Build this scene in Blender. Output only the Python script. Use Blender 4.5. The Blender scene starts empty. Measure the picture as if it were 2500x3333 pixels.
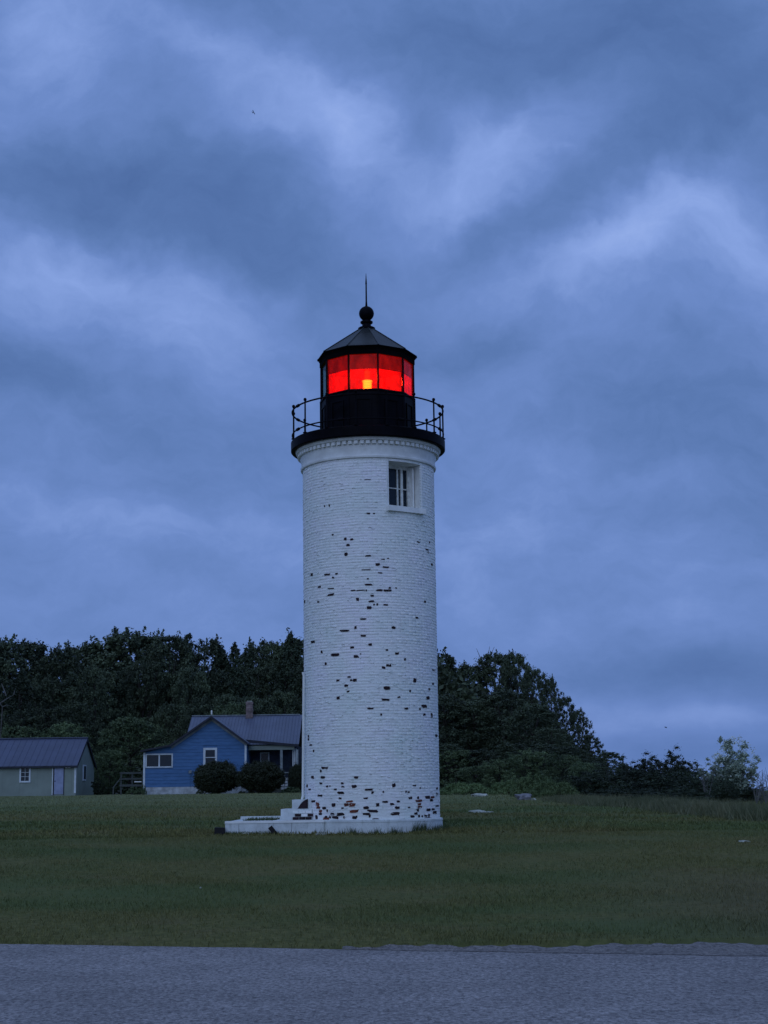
import bpy, math, random
import numpy as np
from mathutils import Matrix, Vector, Euler

random.seed(7)
RNG = np.random.default_rng(11)
scene = bpy.context.scene
COL = scene.collection
R = math.radians

# ------------------------------------------------------------------ camera
F, CX, CY, PITCH, ROLL, EYE = 5000.0, 1250.0, 1666.5, R(10.38), R(-0.78), 1.6
cam_data = bpy.data.cameras.new('camera')
cam_data.sensor_fit = 'VERTICAL'
cam_data.sensor_height = 36.0
cam_data.lens = 36.0 * F / 3333.0
cam_data.clip_start = 0.1
cam_data.clip_end = 20000
cam = bpy.data.objects.new('camera', cam_data)
COL.objects.link(cam)
CAM_M = (Matrix.Rotation(R(90) + PITCH, 3, 'X') @ Matrix.Rotation(ROLL, 3, 'Z'))
cam.matrix_world = Matrix.Translation((0, 0, EYE)) @ CAM_M.to_4x4()
scene.camera = cam

# ------------------------------------------------------------------ view
scene.view_settings.view_transform = 'Standard'
scene.view_settings.look = 'None'
scene.view_settings.gamma = 1.0
scene.view_settings.exposure = 0.0
scene.view_settings.use_curve_mapping = False


def ray(px, py):
    return CAM_M @ Vector(((px - CX) / F, -(py - CY) / F, -1.0))


def at(px, py, Y):
    """world point seen at photo pixel (px, py), Y metres ahead"""
    d = ray(px, py)
    t = Y / d.y
    return Vector((d.x * t, Y, EYE + d.z * t))


def on_z(px, py, z):
    d = ray(px, py)
    t = (z - EYE) / d.z
    return Vector((d.x * t, d.y * t, z))


def proj(p):
    q = CAM_M.transposed() @ (Vector(p) - Vector((0, 0, EYE)))
    return CX + F * q.x / -q.z, CY - F * q.y / -q.z


# ------------------------------------------------------------------ node helpers
class NT:
    def __init__(self, tree):
        self.t = tree
        self.n = tree.nodes
        self.l = tree.links

    def new(self, typ, **kw):
        nd = self.n.new(typ)
        for k, v in kw.items():
            setattr(nd, k, v)
        return nd

    def put(self, sock, v):
        if hasattr(v, 'is_output'):
            self.l.new(v, sock)
        else:
            sock.default_value = v

    def math(self, op, a, b=None, c=None, clamp=False):
        nd = self.new('ShaderNodeMath', operation=op)
        nd.use_clamp = clamp
        self.put(nd.inputs[0], a)
        if b is not None:
            self.put(nd.inputs[1], b)
        if c is not None:
            self.put(nd.inputs[2], c)
        return nd.outputs[0]

    def vmath(self, op, a, b=None, s=None):
        nd = self.new('ShaderNodeVectorMath', operation=op)
        self.put(nd.inputs[0], a)
        if b is not None:
            self.put(nd.inputs[1], b)
        if s is not None:
            self.put(nd.inputs['Scale'], s)
        return nd.outputs['Value'] if op in ('DOT_PRODUCT', 'LENGTH') else nd.outputs['Vector']

    def noise(self, vec, scale, detail=3, rough=0.5, out='Fac', dist=0.0):
        nd = self.new('ShaderNodeTexNoise')
        if vec is not None:
            self.put(nd.inputs['Vector'], vec)
        self.put(nd.inputs['Scale'], scale)
        self.put(nd.inputs['Detail'], detail)
        self.put(nd.inputs['Roughness'], rough)
        self.put(nd.inputs['Distortion'], dist)
        return nd.outputs[out]

    def ramp(self, fac, stops, interp='LINEAR'):
        nd = self.new('ShaderNodeValToRGB')
        nd.color_ramp.interpolation = interp
        e = nd.color_ramp.elements
        while len(e) < len(stops):
            e.new(0.5)
        for el, (p, c) in zip(e, stops):
            el.position = p
            el.color = c if len(c) == 4 else (*c, 1)
        self.put(nd.inputs[0], fac)
        return nd.outputs[0]

    def mix(self, fac, a, b, typ='MIX'):
        nd = self.new('ShaderNodeMix', data_type='RGBA', blend_type=typ)
        self.put(nd.inputs[0], fac)
        self.put(nd.inputs[6], a if hasattr(a, 'is_output') else (*a, 1))
        self.put(nd.inputs[7], b if hasattr(b, 'is_output') else (*b, 1))
        return nd.outputs[2]

    def maprange(self, v, a, b, c=0.0, d=1.0, smooth=True):
        nd = self.new('ShaderNodeMapRange')
        nd.interpolation_type = 'SMOOTHSTEP' if smooth else 'LINEAR'
        self.put(nd.inputs[0], v)
        for i, x in enumerate((a, b, c, d)):
            self.put(nd.inputs[i + 1], x)
        return nd.outputs[0]

    def sep(self, v):
        nd = self.new('ShaderNodeSeparateXYZ')
        self.put(nd.inputs[0], v)
        return nd.outputs

    def comb(self, x, y, z):
        nd = self.new('ShaderNodeCombineXYZ')
        for i, v in enumerate((x, y, z)):
            self.put(nd.inputs[i], v)
        return nd.outputs[0]


def lin(r, g, b):
    f = lambda c: c / 12.92 if c <= 0.04045 else ((c + 0.055) / 1.055) ** 2.4
    return (f(r / 255), f(g / 255), f(b / 255))


# ------------------------------------------------------------------ world: overcast dusk sky
SUN_EL, SUN_AZ = R(4), R(200)
world = bpy.data.worlds.new('World')
scene.world = world
world.use_nodes = True
W = NT(world.node_tree)
W.n.clear()
tc = W.new('ShaderNodeTexCoord').outputs['Generated']
dx, dy, dz = W.sep(tc)
# cloud sheet seen in perspective
zz = W.math('MAXIMUM', W.math('ADD', dz, 0.10), 0.02)
u = W.math('DIVIDE', dx, zz)
v = W.math('DIVIDE', dy, zz)
sheet = W.comb(u, v, 0.0)
# slowly warped direction for soft cloud edges
warp = W.vmath('SUBTRACT', W.noise(tc, 5.5, 5, 0.55, 'Color'), (0.5, 0.5, 0.5))
warp2 = W.vmath('SUBTRACT', W.noise(tc, 17.0, 5, 0.6, 'Color'), (0.5, 0.5, 0.5))
wamp = W.maprange(dz, 0.02, 0.20, 0.18, 1.0)      # far cloud near the horizon is seen edge-on and lies in calm layers
wd = W.vmath('ADD', W.vmath('ADD', tc, W.vmath('SCALE', warp, s=W.math('MULTIPLY', wamp, 0.115))), W.vmath('SCALE', warp2, s=W.math('MULTIPLY', wamp, 0.035)))
wx, wy, wz = W.sep(wd)
wyc = W.math('MAXIMUM', wy, 0.15)
ax = W.math('DIVIDE', wx, wyc)
ay = W.math('DIVIDE', wz, wyc)
n_big = W.noise(W.vmath('ADD', sheet, (3.1, 1.7, 0)), 0.42, 6, 0.55)
n_fine = W.noise(W.vmath('MULTIPLY', wd, (1.0, 1.0, 2.0)), 9.0, 9, 0.60)
n_bil = W.math('ABSOLUTE', W.math('SUBTRACT', W.noise(W.vmath('MULTIPLY', wd, (1.0, 1.0, 1.9)), 13.0, 8, 0.62), 0.5))
n_soft = W.noise(W.vmath('MULTIPLY', tc, (1.0, 1.0, 1.8)), 3.0, 4, 0.5)
val = W.math('MULTIPLY_ADD', W.math('SUBTRACT', n_big, 0.5), 0.42, 0.43)
val = W.math('MULTIPLY_ADD', W.math('SUBTRACT', n_fine, 0.5), 0.60, val)
val = W.math('MULTIPLY_ADD', n_bil, -0.34, W.math('ADD', val, 0.024))
val = W.math('MULTIPLY_ADD', W.math('SUBTRACT', n_soft, 0.5), 0.25, val)
# broad cloud masses: (px, py, sx, sy, tilt deg, amount)
BLOBS = [
    (1050, 370, 230, 110, 40, .34), (1130, 430, 70, 130, 10, .16), (640, 170, 230, 90, 45, .22), (80, 90, 180, 170, 0, .20), (330, 60, 160, 90, 20, .08),
    (1640, 560, 210, 110, -20, .36), (1250, 640, 200, 70, -8, .10), (1560, 690, 220, 70, -5, .12),
    (1850, 900, 200, 60, -15, .30), (2040, 820, 150, 85, -35, .18), (2190, 705, 140, 85, -10, .15), (2390, 765, 210, 85, 18, .18), (2120, 930, 330, 120, 0, .14), (2480, 900, 140, 120, 0, .10),
    (320, 880, 330, 90, 12, .26), (60, 960, 160, 90, 10, .16), (640, 1090, 200, 130, 35, .18), (1500, 1180, 180, 60, 0, .12), (860, 1020, 120, 90, 40, .10),
    (2050, 200, 560, 230, 0, -.27), (2130, 540, 300, 85, -22, -.20), (1780, 730, 220, 45, -14, -.10), (250, 560, 420, 110, -5, -.20), (900, 720, 300, 110, 10, -.14), (900, 120, 130, 80, 0, -.06),
    (950, 900, 240, 110, 25, -.16), (1560, 1090, 130, 60, 0, -.22), (2150, 1350, 520, 230, 0, -.15), (40, 1260, 300, 60, 0, -.10),
    (420, 1400, 480, 130, 8, -.14), (120, 1640, 280, 60, 12, .14), (650, 1730, 330, 70, 5, .12), (300, 1950, 500, 80, 0, .05),
    (1650, 1640, 240, 100, -35, .13), (2150, 1580, 260, 40, 0, .06), (2200, 1990, 300, 40, -3, .10), (2050, 2190, 520, 70, 0, -.24),
    (1890, 2290, 90, 30, 0, .12), (2150, 2345, 260, 42, 0, .14), (2380, 2340, 170, 36, 6, .11), (2350, 2455, 420, 45, 0, -.14), (2450, 2530, 200, 30, 0, .10),
]
for (bx, by, sx, sy, tl, am) in BLOBS:
    d0 = ray(bx, by)
    cx0, cy0 = d0.x / d0.y, d0.z / d0.y
    ca, sa = math.cos(R(tl)), math.sin(R(tl))      # tilt positive = falls to the right
    rx, ry = sx / F, sy / F
    qx = W.math('SUBTRACT', ax, cx0)
    qy = W.math('SUBTRACT', ay, cy0)
    p1 = W.math('MULTIPLY_ADD', qx, ca / rx, W.math('MULTIPLY', qy, -sa / rx))
    p2 = W.math('MULTIPLY_ADD', qx, sa / ry, W.math('MULTIPLY', qy, ca / ry))
    r2 = W.math('ADD', W.math('MULTIPLY', p1, p1), W.math('MULTIPLY', p2, p2))
    g = W.math('EXPONENT', W.math('MULTIPLY', r2, -0.5))
    val = W.math('MULTIPLY_ADD', g, am, val)
SKY = W.ramp(val, [(0.0, lin(75, 105, 159)), (0.25, lin(90, 121, 177)), (0.5, lin(108, 138, 199)),
                   (0.75, lin(134, 162, 223)), (1.0, lin(158, 183, 239))])
# towards the horizon the cloud is bluer and a little darker, overhead greyer and brighter (overcast)
low = W.maprange(dz, 0.0, 0.12, 1.0, 0.0)
SKY = W.mix(W.math('MULTIPLY', low, 0.35), SKY, lin(84, 114, 176))
up = W.maprange(dz, 0.50, 1.0, 0.0, 1.0)
zen = W.mix(up, (1, 1, 1), (2.2, 1.8, 1.4))
SKY = W.mix(1.0, SKY, zen, 'MULTIPLY')
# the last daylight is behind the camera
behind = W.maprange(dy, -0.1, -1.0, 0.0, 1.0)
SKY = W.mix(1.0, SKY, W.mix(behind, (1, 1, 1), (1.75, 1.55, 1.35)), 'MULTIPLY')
nis = W.new('ShaderNodeTexSky', sky_type='NISHITA')
nis.sun_disc = False
nis.sun_elevation = SUN_EL
nis.sun_rotation = SUN_AZ
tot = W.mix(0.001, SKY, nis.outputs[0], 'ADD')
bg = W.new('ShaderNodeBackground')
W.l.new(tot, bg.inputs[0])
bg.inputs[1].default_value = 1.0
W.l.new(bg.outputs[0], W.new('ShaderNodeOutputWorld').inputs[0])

sun_d = bpy.data.lights.new('sun', 'SUN')
sun_d.energy = 0.36
sun_d.angle = R(50)
sun_d.color = (0.74, 0.84, 0.97)
sun = bpy.data.objects.new('sun', sun_d)
COL.objects.link(sun)
sun.rotation_euler = (R(66), 0, R(-18))


# ------------------------------------------------------------------ materials
def principled(name):
    m = bpy.data.materials.new(name)
    m.use_nodes = True
    t = NT(m.node_tree)
    b = t.n['Principled BSDF']
    return m, t, b


def bump(t, b, h, strength, dist=0.01):
    nd = t.new('ShaderNodeBump')
    nd.inputs['Strength'].default_value = strength
    nd.inputs['Distance'].default_value = dist
    t.l.new(h, nd.inputs['Height'])
    t.l.new(nd.outputs[0], b.inputs['Normal'])


def plain(name, c, rough=0.6, var=0.15, scale=3.0, spec=0.4, metal=0.0, bmp=0.0, bscale=20, dist=0.01, stretch=(1, 1, 1)):
    m, t, b = principled(name)
    co = t.vmath('MULTIPLY', t.new('ShaderNodeTexCoord').outputs['Object'], stretch)
    n = t.noise(co, scale, 5, 0.6)
    oi = t.new('ShaderNodeObjectInfo').outputs['Random']
    k = t.math('ADD', t.maprange(n, .3, .7, 1 - var, 1 + var), t.math('MULTIPLY', t.math('SUBTRACT', oi, .5), var * .8))
    cc = t.vmath('SCALE', c, s=k)
    t.l.new(cc, b.inputs['Base Color'])
    b.inputs['Roughness'].default_value = rough
    b.inputs['Specular IOR Level'].default_value = spec
    b.inputs['Metallic'].default_value = metal
    if bmp:
        bump(t, b, t.noise(co, bscale, 4, 0.6), bmp, dist)
    return m


def white_paint(name):
    m, t, b = principled(name)
    co = t.new('ShaderNodeNewGeometry').outputs['Position']
    n1 = t.noise(co, 0.8, 5, 0.6)
    n2 = t.noise(t.vmath('MULTIPLY', co, (3, 3, 9)), 1.0, 5, 0.65)
    n3 = t.noise(co, 30, 4, 0.7)
    c = t.ramp(n1, [(0.3, (.70, .76, .73)), (0.7, (.84, .83, .84))])
    c = t.mix(t.maprange(n2, .52, .80), c, (.54, .60, .58))
    n4 = t.noise(t.vmath('ADD', co, (7, 3, 1)), 1.7, 4, .6)
    c = t.mix(t.math('MULTIPLY', t.maprange(n4, .48, .66), .35), c, (.60, .72, .66))
    c = t.mix(t.math('MULTIPLY', t.maprange(n4, .50, .34), .30), c, (.78, .72, .86))
    # thin bare flecks
    fl = t.maprange(t.noise(t.vmath('MULTIPLY', co, (8, 8, 22)), 1.6, 5, 0.7), .69, .73)
    c = t.mix(t.math('MULTIPLY', fl, .65), c, (.16, .14, .14))
    t.l.new(c, b.inputs['Base Color'])
    b.inputs['Roughness'].default_value = .55
    b.inputs['Specular IOR Level'].default_value = .3
    h = t.math('ADD', t.math('MULTIPLY', n2, .5), t.math('MULTIPLY', n3, .25))
    bump(t, b, h, .9, .03)
    return m


def foliage(name, dark, light, rough=.65):
    m, t, b = principled(name)
    g = t.new('ShaderNodeNewGeometry')
    isl = g.outputs['Random Per Island']
    n = t.noise(g.outputs['Position'], .55, 3, .5)
    oi = t.new('ShaderNodeObjectInfo').outputs['Random']
    f = t.math('ADD', t.math('MULTIPLY', isl, .55), t.math('MULTIPLY', t.maprange(n, .35, .65), .45))
    c = t.mix(f, dark, light)
    k = t.math('MULTIPLY_ADD', oi, .5, .75)
    c = t.vmath('SCALE', c, s=k)
    t.l.new(c, b.inputs['Base Color'])
    b.inputs['Roughness'].default_value = rough
    b.inputs['Specular IOR Level'].default_value = .25
    return m


M = {}
M['white'] = white_paint('white_painted_brick')
M['trim'] = plain('white_trim_paint', (.72, .74, .72), .5, .10, 4, bmp=.2)
def grimy(name, base, grime):
    m, t, b = principled(name)
    co = t.new('ShaderNodeNewGeometry').outputs['Position']
    n1 = t.noise(co, 2.2, 6, .65)
    n2 = t.noise(t.vmath('MULTIPLY', co, (7, 7, 1.4)), 1.0, 6, .7)
    n3 = t.noise(co, 24, 5, .75)
    c = t.vmath('SCALE', base, s=t.maprange(n1, .3, .7, .84, 1.08))
    c = t.mix(t.math('MULTIPLY', t.maprange(n2, .54, .72), .55), c, grime)
    c = t.mix(t.math('MULTIPLY', t.maprange(n3, .60, .70), .5), c, grime)
    t.l.new(c, b.inputs['Base Color'])
    b.inputs['Roughness'].default_value = .85
    b.inputs['Specular IOR Level'].default_value = .15
    bump(t, b, t.math('ADD', n1, t.math('MULTIPLY', n3, .5)), .7, .03)
    return m


M['concrete'] = grimy('pale_painted_concrete', (.60, .65, .65), (.20, .24, .21))
M['mortar'] = plain('painted_mortar', (.74, .77, .76), .8, .10, 6)
M['bare'] = plain('bare_dark_brick', (.020, .010, .014), .9, .5, 9, bmp=.6, bscale=40)
M['bare_red'] = plain('bare_red_brick', (.13, .035, .02), .9, .5, 9, bmp=.6, bscale=40)
M['black'] = plain('black_iron_paint', (.0035, .0035, .006), .5, .4, 3, spec=.04, bmp=.15, bscale=6)
M['roof_black'] = plain('black_copper_roof', (.013, .017, .019), .40, .5, 2, spec=.18, bmp=.2, bscale=4)
M['soffit'] = plain('dark_soffit', (.004, .004, .005), .95, .3, spec=.02)
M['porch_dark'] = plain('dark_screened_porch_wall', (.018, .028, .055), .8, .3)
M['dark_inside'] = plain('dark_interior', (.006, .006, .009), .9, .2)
M['window_frame'] = plain('old_white_window_paint', (.60, .62, .58), .6, .25, 9)
M['blue'] = plain('blue_siding_paint', (.066, .150, .30), .75, .14, 1.6, spec=.15, bmp=.3, bscale=9, stretch=(1, 1, 5))
M['green_board'] = plain('sage_siding_paint', (.21, .25, .222), .8, .10, .9, spec=.15, bmp=.25, bscale=8)
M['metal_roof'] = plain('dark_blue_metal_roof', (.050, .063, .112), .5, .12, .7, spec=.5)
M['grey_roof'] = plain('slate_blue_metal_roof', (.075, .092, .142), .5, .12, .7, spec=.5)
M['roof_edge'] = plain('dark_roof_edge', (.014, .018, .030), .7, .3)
M['fascia'] = plain('weathered_fascia', (.20, .235, .25), .7, .25, 3)
M['house_trim'] = plain('house_white_trim', (.50, .56, .60), .6, .12, 3)
M['stone_base'] = plain('rendered_stone_base', (.34, .37, .39), .85, .35, 2.2, bmp=.5, bscale=5, dist=.05)
M['chimney'] = plain('chimney_brick', (.17, .13, .125), .9, .35, 4)
M['old_wood'] = plain('weathered_wood', (.055, .065, .062), .85, .35, 3, stretch=(1, 6, 6))
M['door'] = plain('pale_violet_door', (.24, .28, .42), .6, .15, 2)
M['rock'] = plain('grey_field_rock', (.20, .20, .22), .9, .3, 4, bmp=.9, bscale=6, dist=.05)
M['pale_rock'] = plain('pale_limestone', (.34, .36, .31), .9, .3, 5, bmp=.9, bscale=6, dist=.04)
M['bark'] = plain('dark_bark', (.045, .040, .034), .9, .4, 4, bmp=.6, bscale=12, dist=.03)
M['grey_bark'] = plain('grey_bare_bark', (.10, .10, .095), .9, .3, 4)
M['timber'] = plain('tarred_timber', (.008, .008, .010), .85, .4, 6, bmp=.6, bscale=16, stretch=(1, 5, 5))
M['pipe'] = plain('white_conduit', (.70, .72, .70), .5, .06)
M['bird'] = plain('dark_bird', (.06, .08, .13), .8, .2)  # bluish lift in this colour imitates distance haze
M['leaf_forest'] = foliage('forest_leaves', (.019, .029, .018), (.080, .108, .056))
M['leaf_cedar'] = foliage('cedar_leaves', (.015, .024, .015), (.052, .076, .040))
M['leaf_bright'] = foliage('fresh_leaves', (.034, .058, .026), (.130, .180, .080))
M['leaf_shrub'] = foliage('shrub_leaves', (.011, .018, .011), (.048, .070, .036))
M['leaf_hedge'] = foliage('juniper_leaves', (.045, .080, .030), (.150, .215, .085))
M['leaf_bush'] = foliage('clipped_bush_leaves', (.012, .018, .009), (.040, .050, .022))
M['leaf_silver'] = foliage('silvery_leaves', (.10, .15, .10), (.42, .50, .38))
M['blossom'] = plain('pale_blossom', (.55, .60, .52), .8, .1)
M['tall_grass'] = foliage('tall_grass_blades', (.060, .080, .035), (.17, .17, .095))
M['weeds'] = foliage('weed_blades', (.035, .055, .022), (.085, .115, .045))


def lawn_colour(t, co):
    n1 = t.noise(t.vmath('MULTIPLY', co, (.5, 1, 1)), .16, 5, .6)
    n2 = t.noise(t.vmath('MULTIPLY', co, (.6, 1, 1)), 1.1, 5, .62)
    n3 = t.noise(co, 9.0, 5, .7)
    x, y, z = t.sep(co)
    c = t.ramp(n3, [(.28, (.066, .068, .026)), (.5, (.106, .106, .038)), (.72, (.162, .152, .060))])
    c = t.mix(t.maprange(n1, .44, .60), c, t.mix(n3, (.050, .072, .026), (.110, .135, .050)))
    dry = t.math('MULTIPLY', t.maprange(n2, .50, .66), t.maprange(n1, .60, .42))
    c = t.mix(t.math('MULTIPLY', dry, .3), c, (.140, .110, .058))
    # drier, browner lawn to the right near the road, fresher and paler towards the houses
    ry = t.math('MULTIPLY', t.maprange(x, 1.5, 7.0), t.maprange(y, 27, 20))
    c = t.mix(t.math('MULTIPLY', ry, .72), c, (.120, .092, .060))
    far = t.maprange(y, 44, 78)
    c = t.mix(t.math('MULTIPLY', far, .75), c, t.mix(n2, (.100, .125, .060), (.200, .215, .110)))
    return c, n3


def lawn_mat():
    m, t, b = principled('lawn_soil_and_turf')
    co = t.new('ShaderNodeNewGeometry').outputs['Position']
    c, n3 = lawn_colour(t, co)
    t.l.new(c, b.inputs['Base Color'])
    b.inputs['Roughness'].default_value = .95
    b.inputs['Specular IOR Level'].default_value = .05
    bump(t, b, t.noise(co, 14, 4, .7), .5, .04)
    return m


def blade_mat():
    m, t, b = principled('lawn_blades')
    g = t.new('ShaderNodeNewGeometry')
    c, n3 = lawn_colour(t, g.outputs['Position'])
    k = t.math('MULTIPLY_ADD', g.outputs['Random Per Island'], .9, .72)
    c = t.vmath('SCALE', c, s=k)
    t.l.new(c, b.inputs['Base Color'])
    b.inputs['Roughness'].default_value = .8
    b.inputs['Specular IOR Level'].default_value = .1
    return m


M['lawn'] = lawn_mat()
M['blades'] = blade_mat()


def asphalt(name, lo, hi, tint=(0, 0, 0)):
    m, t, b = principled(name)
    co = t.new('ShaderNodeNewGeometry').outputs['Position']
    cs_ = t.vmath('MULTIPLY', co, (1, .55, 1))
    v1 = t.new('ShaderNodeTexVoronoi')
    t.put(v1.inputs['Vector'], cs_)
    v1.inputs['Scale'].default_value = 42
    sp = t.sep(v1.outputs['Color'])[0]
    n1 = t.noise(cs_, 20, 7, .92)
    n2 = t.noise(co, 1.1, 5, .6)
    n3 = t.noise(co, .25, 3, .6)
    f = t.math('ADD', t.math('MULTIPLY', sp, .40), t.math('MULTIPLY', t.maprange(n1, .36, .64), .70))
    c = t.mix(f, lo, hi)
    c = t.vmath('SCALE', c, s=t.maprange(n2, .3, .7, .90, 1.10))
    c = t.vmath('SCALE', c, s=t.maprange(n3, .3, .7, .88, 1.10))
    t.l.new(c, b.inputs['Base Color'])
    b.inputs['Roughness'].default_value = .85
    b.inputs['Specular IOR Level'].default_value = .25
    bump(t, b, t.math('ADD', sp, n1), .55, .008)
    return m


M['asphalt'] = asphalt('worn_asphalt', (.034, .031, .032), (.375, .350, .335))
M['gravel'] = asphalt('road_edge_gravel', (.035, .032, .030), (.27, .245, .225))

m, t, b = principled('lake_water')
b.inputs['Base Color'].default_value = (.10, .14, .20, 1)
b.inputs['Roughness'].default_value = .25
co = t.new('ShaderNodeNewGeometry').outputs['Position']
bump(t, b, t.noise(t.vmath('MULTIPLY', co, (.4, 1, 1)), .6, 4, .6), .5, .3)
M['water'] = m


def glass(name, tint, gloss=.10, film=0):
    m = bpy.data.materials.new(name)
    m.use_nodes = True
    t = NT(m.node_tree)
    t.n.clear()
    tr = t.new('ShaderNodeBsdfTransparent')
    tr.inputs[0].default_value = (*tint, 1)
    gl = t.new('ShaderNodeBsdfGlossy')
    gl.inputs['Roughness'].default_value = .05
    gl.inputs[0].default_value = (.8, .85, .9, 1)
    mx = t.new('ShaderNodeMixShader')
    lw = t.new('ShaderNodeFresnel')
    lw.inputs[0].default_value = 1.35
    t.l.new(t.math('MULTIPLY', lw.outputs[0], gloss * 10 * .6, clamp=True), mx.inputs[0])
    base = tr.outputs[0]
    if film:
        co = t.new('ShaderNodeTexCoord').outputs['Object']
        n = t.noise(t.vmath('MULTIPLY', co, (1, 1, .5)), 9, 5, .65)
        tl = t.new('ShaderNodeBsdfTranslucent')
        t.l.new(t.vmath('SCALE', (1.0, .075, .105), s=t.maprange(n, .30, .70, .45, 1.0)), tl.inputs[0])
        m2 = t.new('ShaderNodeMixShader')
        m2.inputs[0].default_value = film
        t.l.new(base, m2.inputs[1])
        t.l.new(tl.outputs[0], m2.inputs[2])
        base = m2.outputs[0]
    t.l.new(base, mx.inputs[1])
    t.l.new(gl.outputs[0], mx.inputs[2])
    t.l.new(mx.outputs[0], t.new('ShaderNodeOutputMaterial').inputs[0])
    return m


M['red_glass'] = glass('red_lantern_glass', (1.0, .31, .36), .04, film=.05)
M['red_film'] = glass('lit_red_screen', (1.0, .72, .38), .02, film=.30)
M['clear_glass'] = glass('clear_lantern_glass', (.62, .70, .66), .04)
m, t, b = principled('house_window_glass')
b.inputs['Base Color'].default_value = (.010, .020, .032, 1)
b.inputs['Roughness'].default_value = .22
b.inputs['Specular IOR Level'].default_value = .22
M['pane'] = m


def emit(name, c, s):
    m = bpy.data.materials.new(name)
    m.use_nodes = True
    t = NT(m.node_tree)
    t.n.clear()
    e = t.new('ShaderNodeEmission')
    co = t.new('ShaderNodeTexCoord').outputs['Object']
    x, y, z = t.sep(co)
    k = t.math('MULTIPLY_ADD', t.math('SINE', t.math('MULTIPLY', z, 150)), .22, .85)
    lw = t.new('ShaderNodeLayerWeight')
    lw.inputs[0].default_value = .5
    cc = t.mix(t.maprange(lw.outputs['Facing'], .05, .75), c, (c[0] * .75, c[1] * .42, c[2] * .3))
    t.l.new(t.vmath('SCALE', cc, s=k), e.inputs[0])
    e.inputs[1].default_value = s
    t.l.new(e.outputs[0], t.new('ShaderNodeOutputMaterial').inputs[0])
    return m


M['lamp'] = emit('beacon_glow', (1.0, .80, .14), 38)
M['glow'] = emit('lamp_halo_glow', (1.0, .45, .06), 2.0)


# ------------------------------------------------------------------ mesh helpers
def link(name, me, parent=None, loc=None):
    o = bpy.data.objects.new(name, me)
    COL.objects.link(o)
    if parent is not None:
        o.parent = parent
    if loc is not None:
        o.location = loc
    return o


def np_mesh(name, V, faces_n, mat, smooth=False, k=4):
    """V (N,3); faces_n (M,k) int"""
    me = bpy.data.meshes.new(name)
    V = np.asarray(V, dtype=np.float32)
    Fa = np.asarray(faces_n, dtype=np.int32)
    me.vertices.add(len(V))
    me.vertices.foreach_set('co', V.ravel())
    me.loops.add(Fa.size)
    me.loops.foreach_set('vertex_index', Fa.ravel())
    me.polygons.add(len(Fa))
    me.polygons.foreach_set('loop_start', np.arange(0, Fa.size, k, dtype=np.int32))
    me.polygons.foreach_set('loop_total', np.full(len(Fa), k, dtype=np.int32))
    if smooth:
        me.polygons.foreach_set('use_smooth', np.ones(len(Fa), dtype=bool))
    me.materials.append(mat)
    me.update(calc_edges=True)
    me.validate()
    return me


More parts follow.
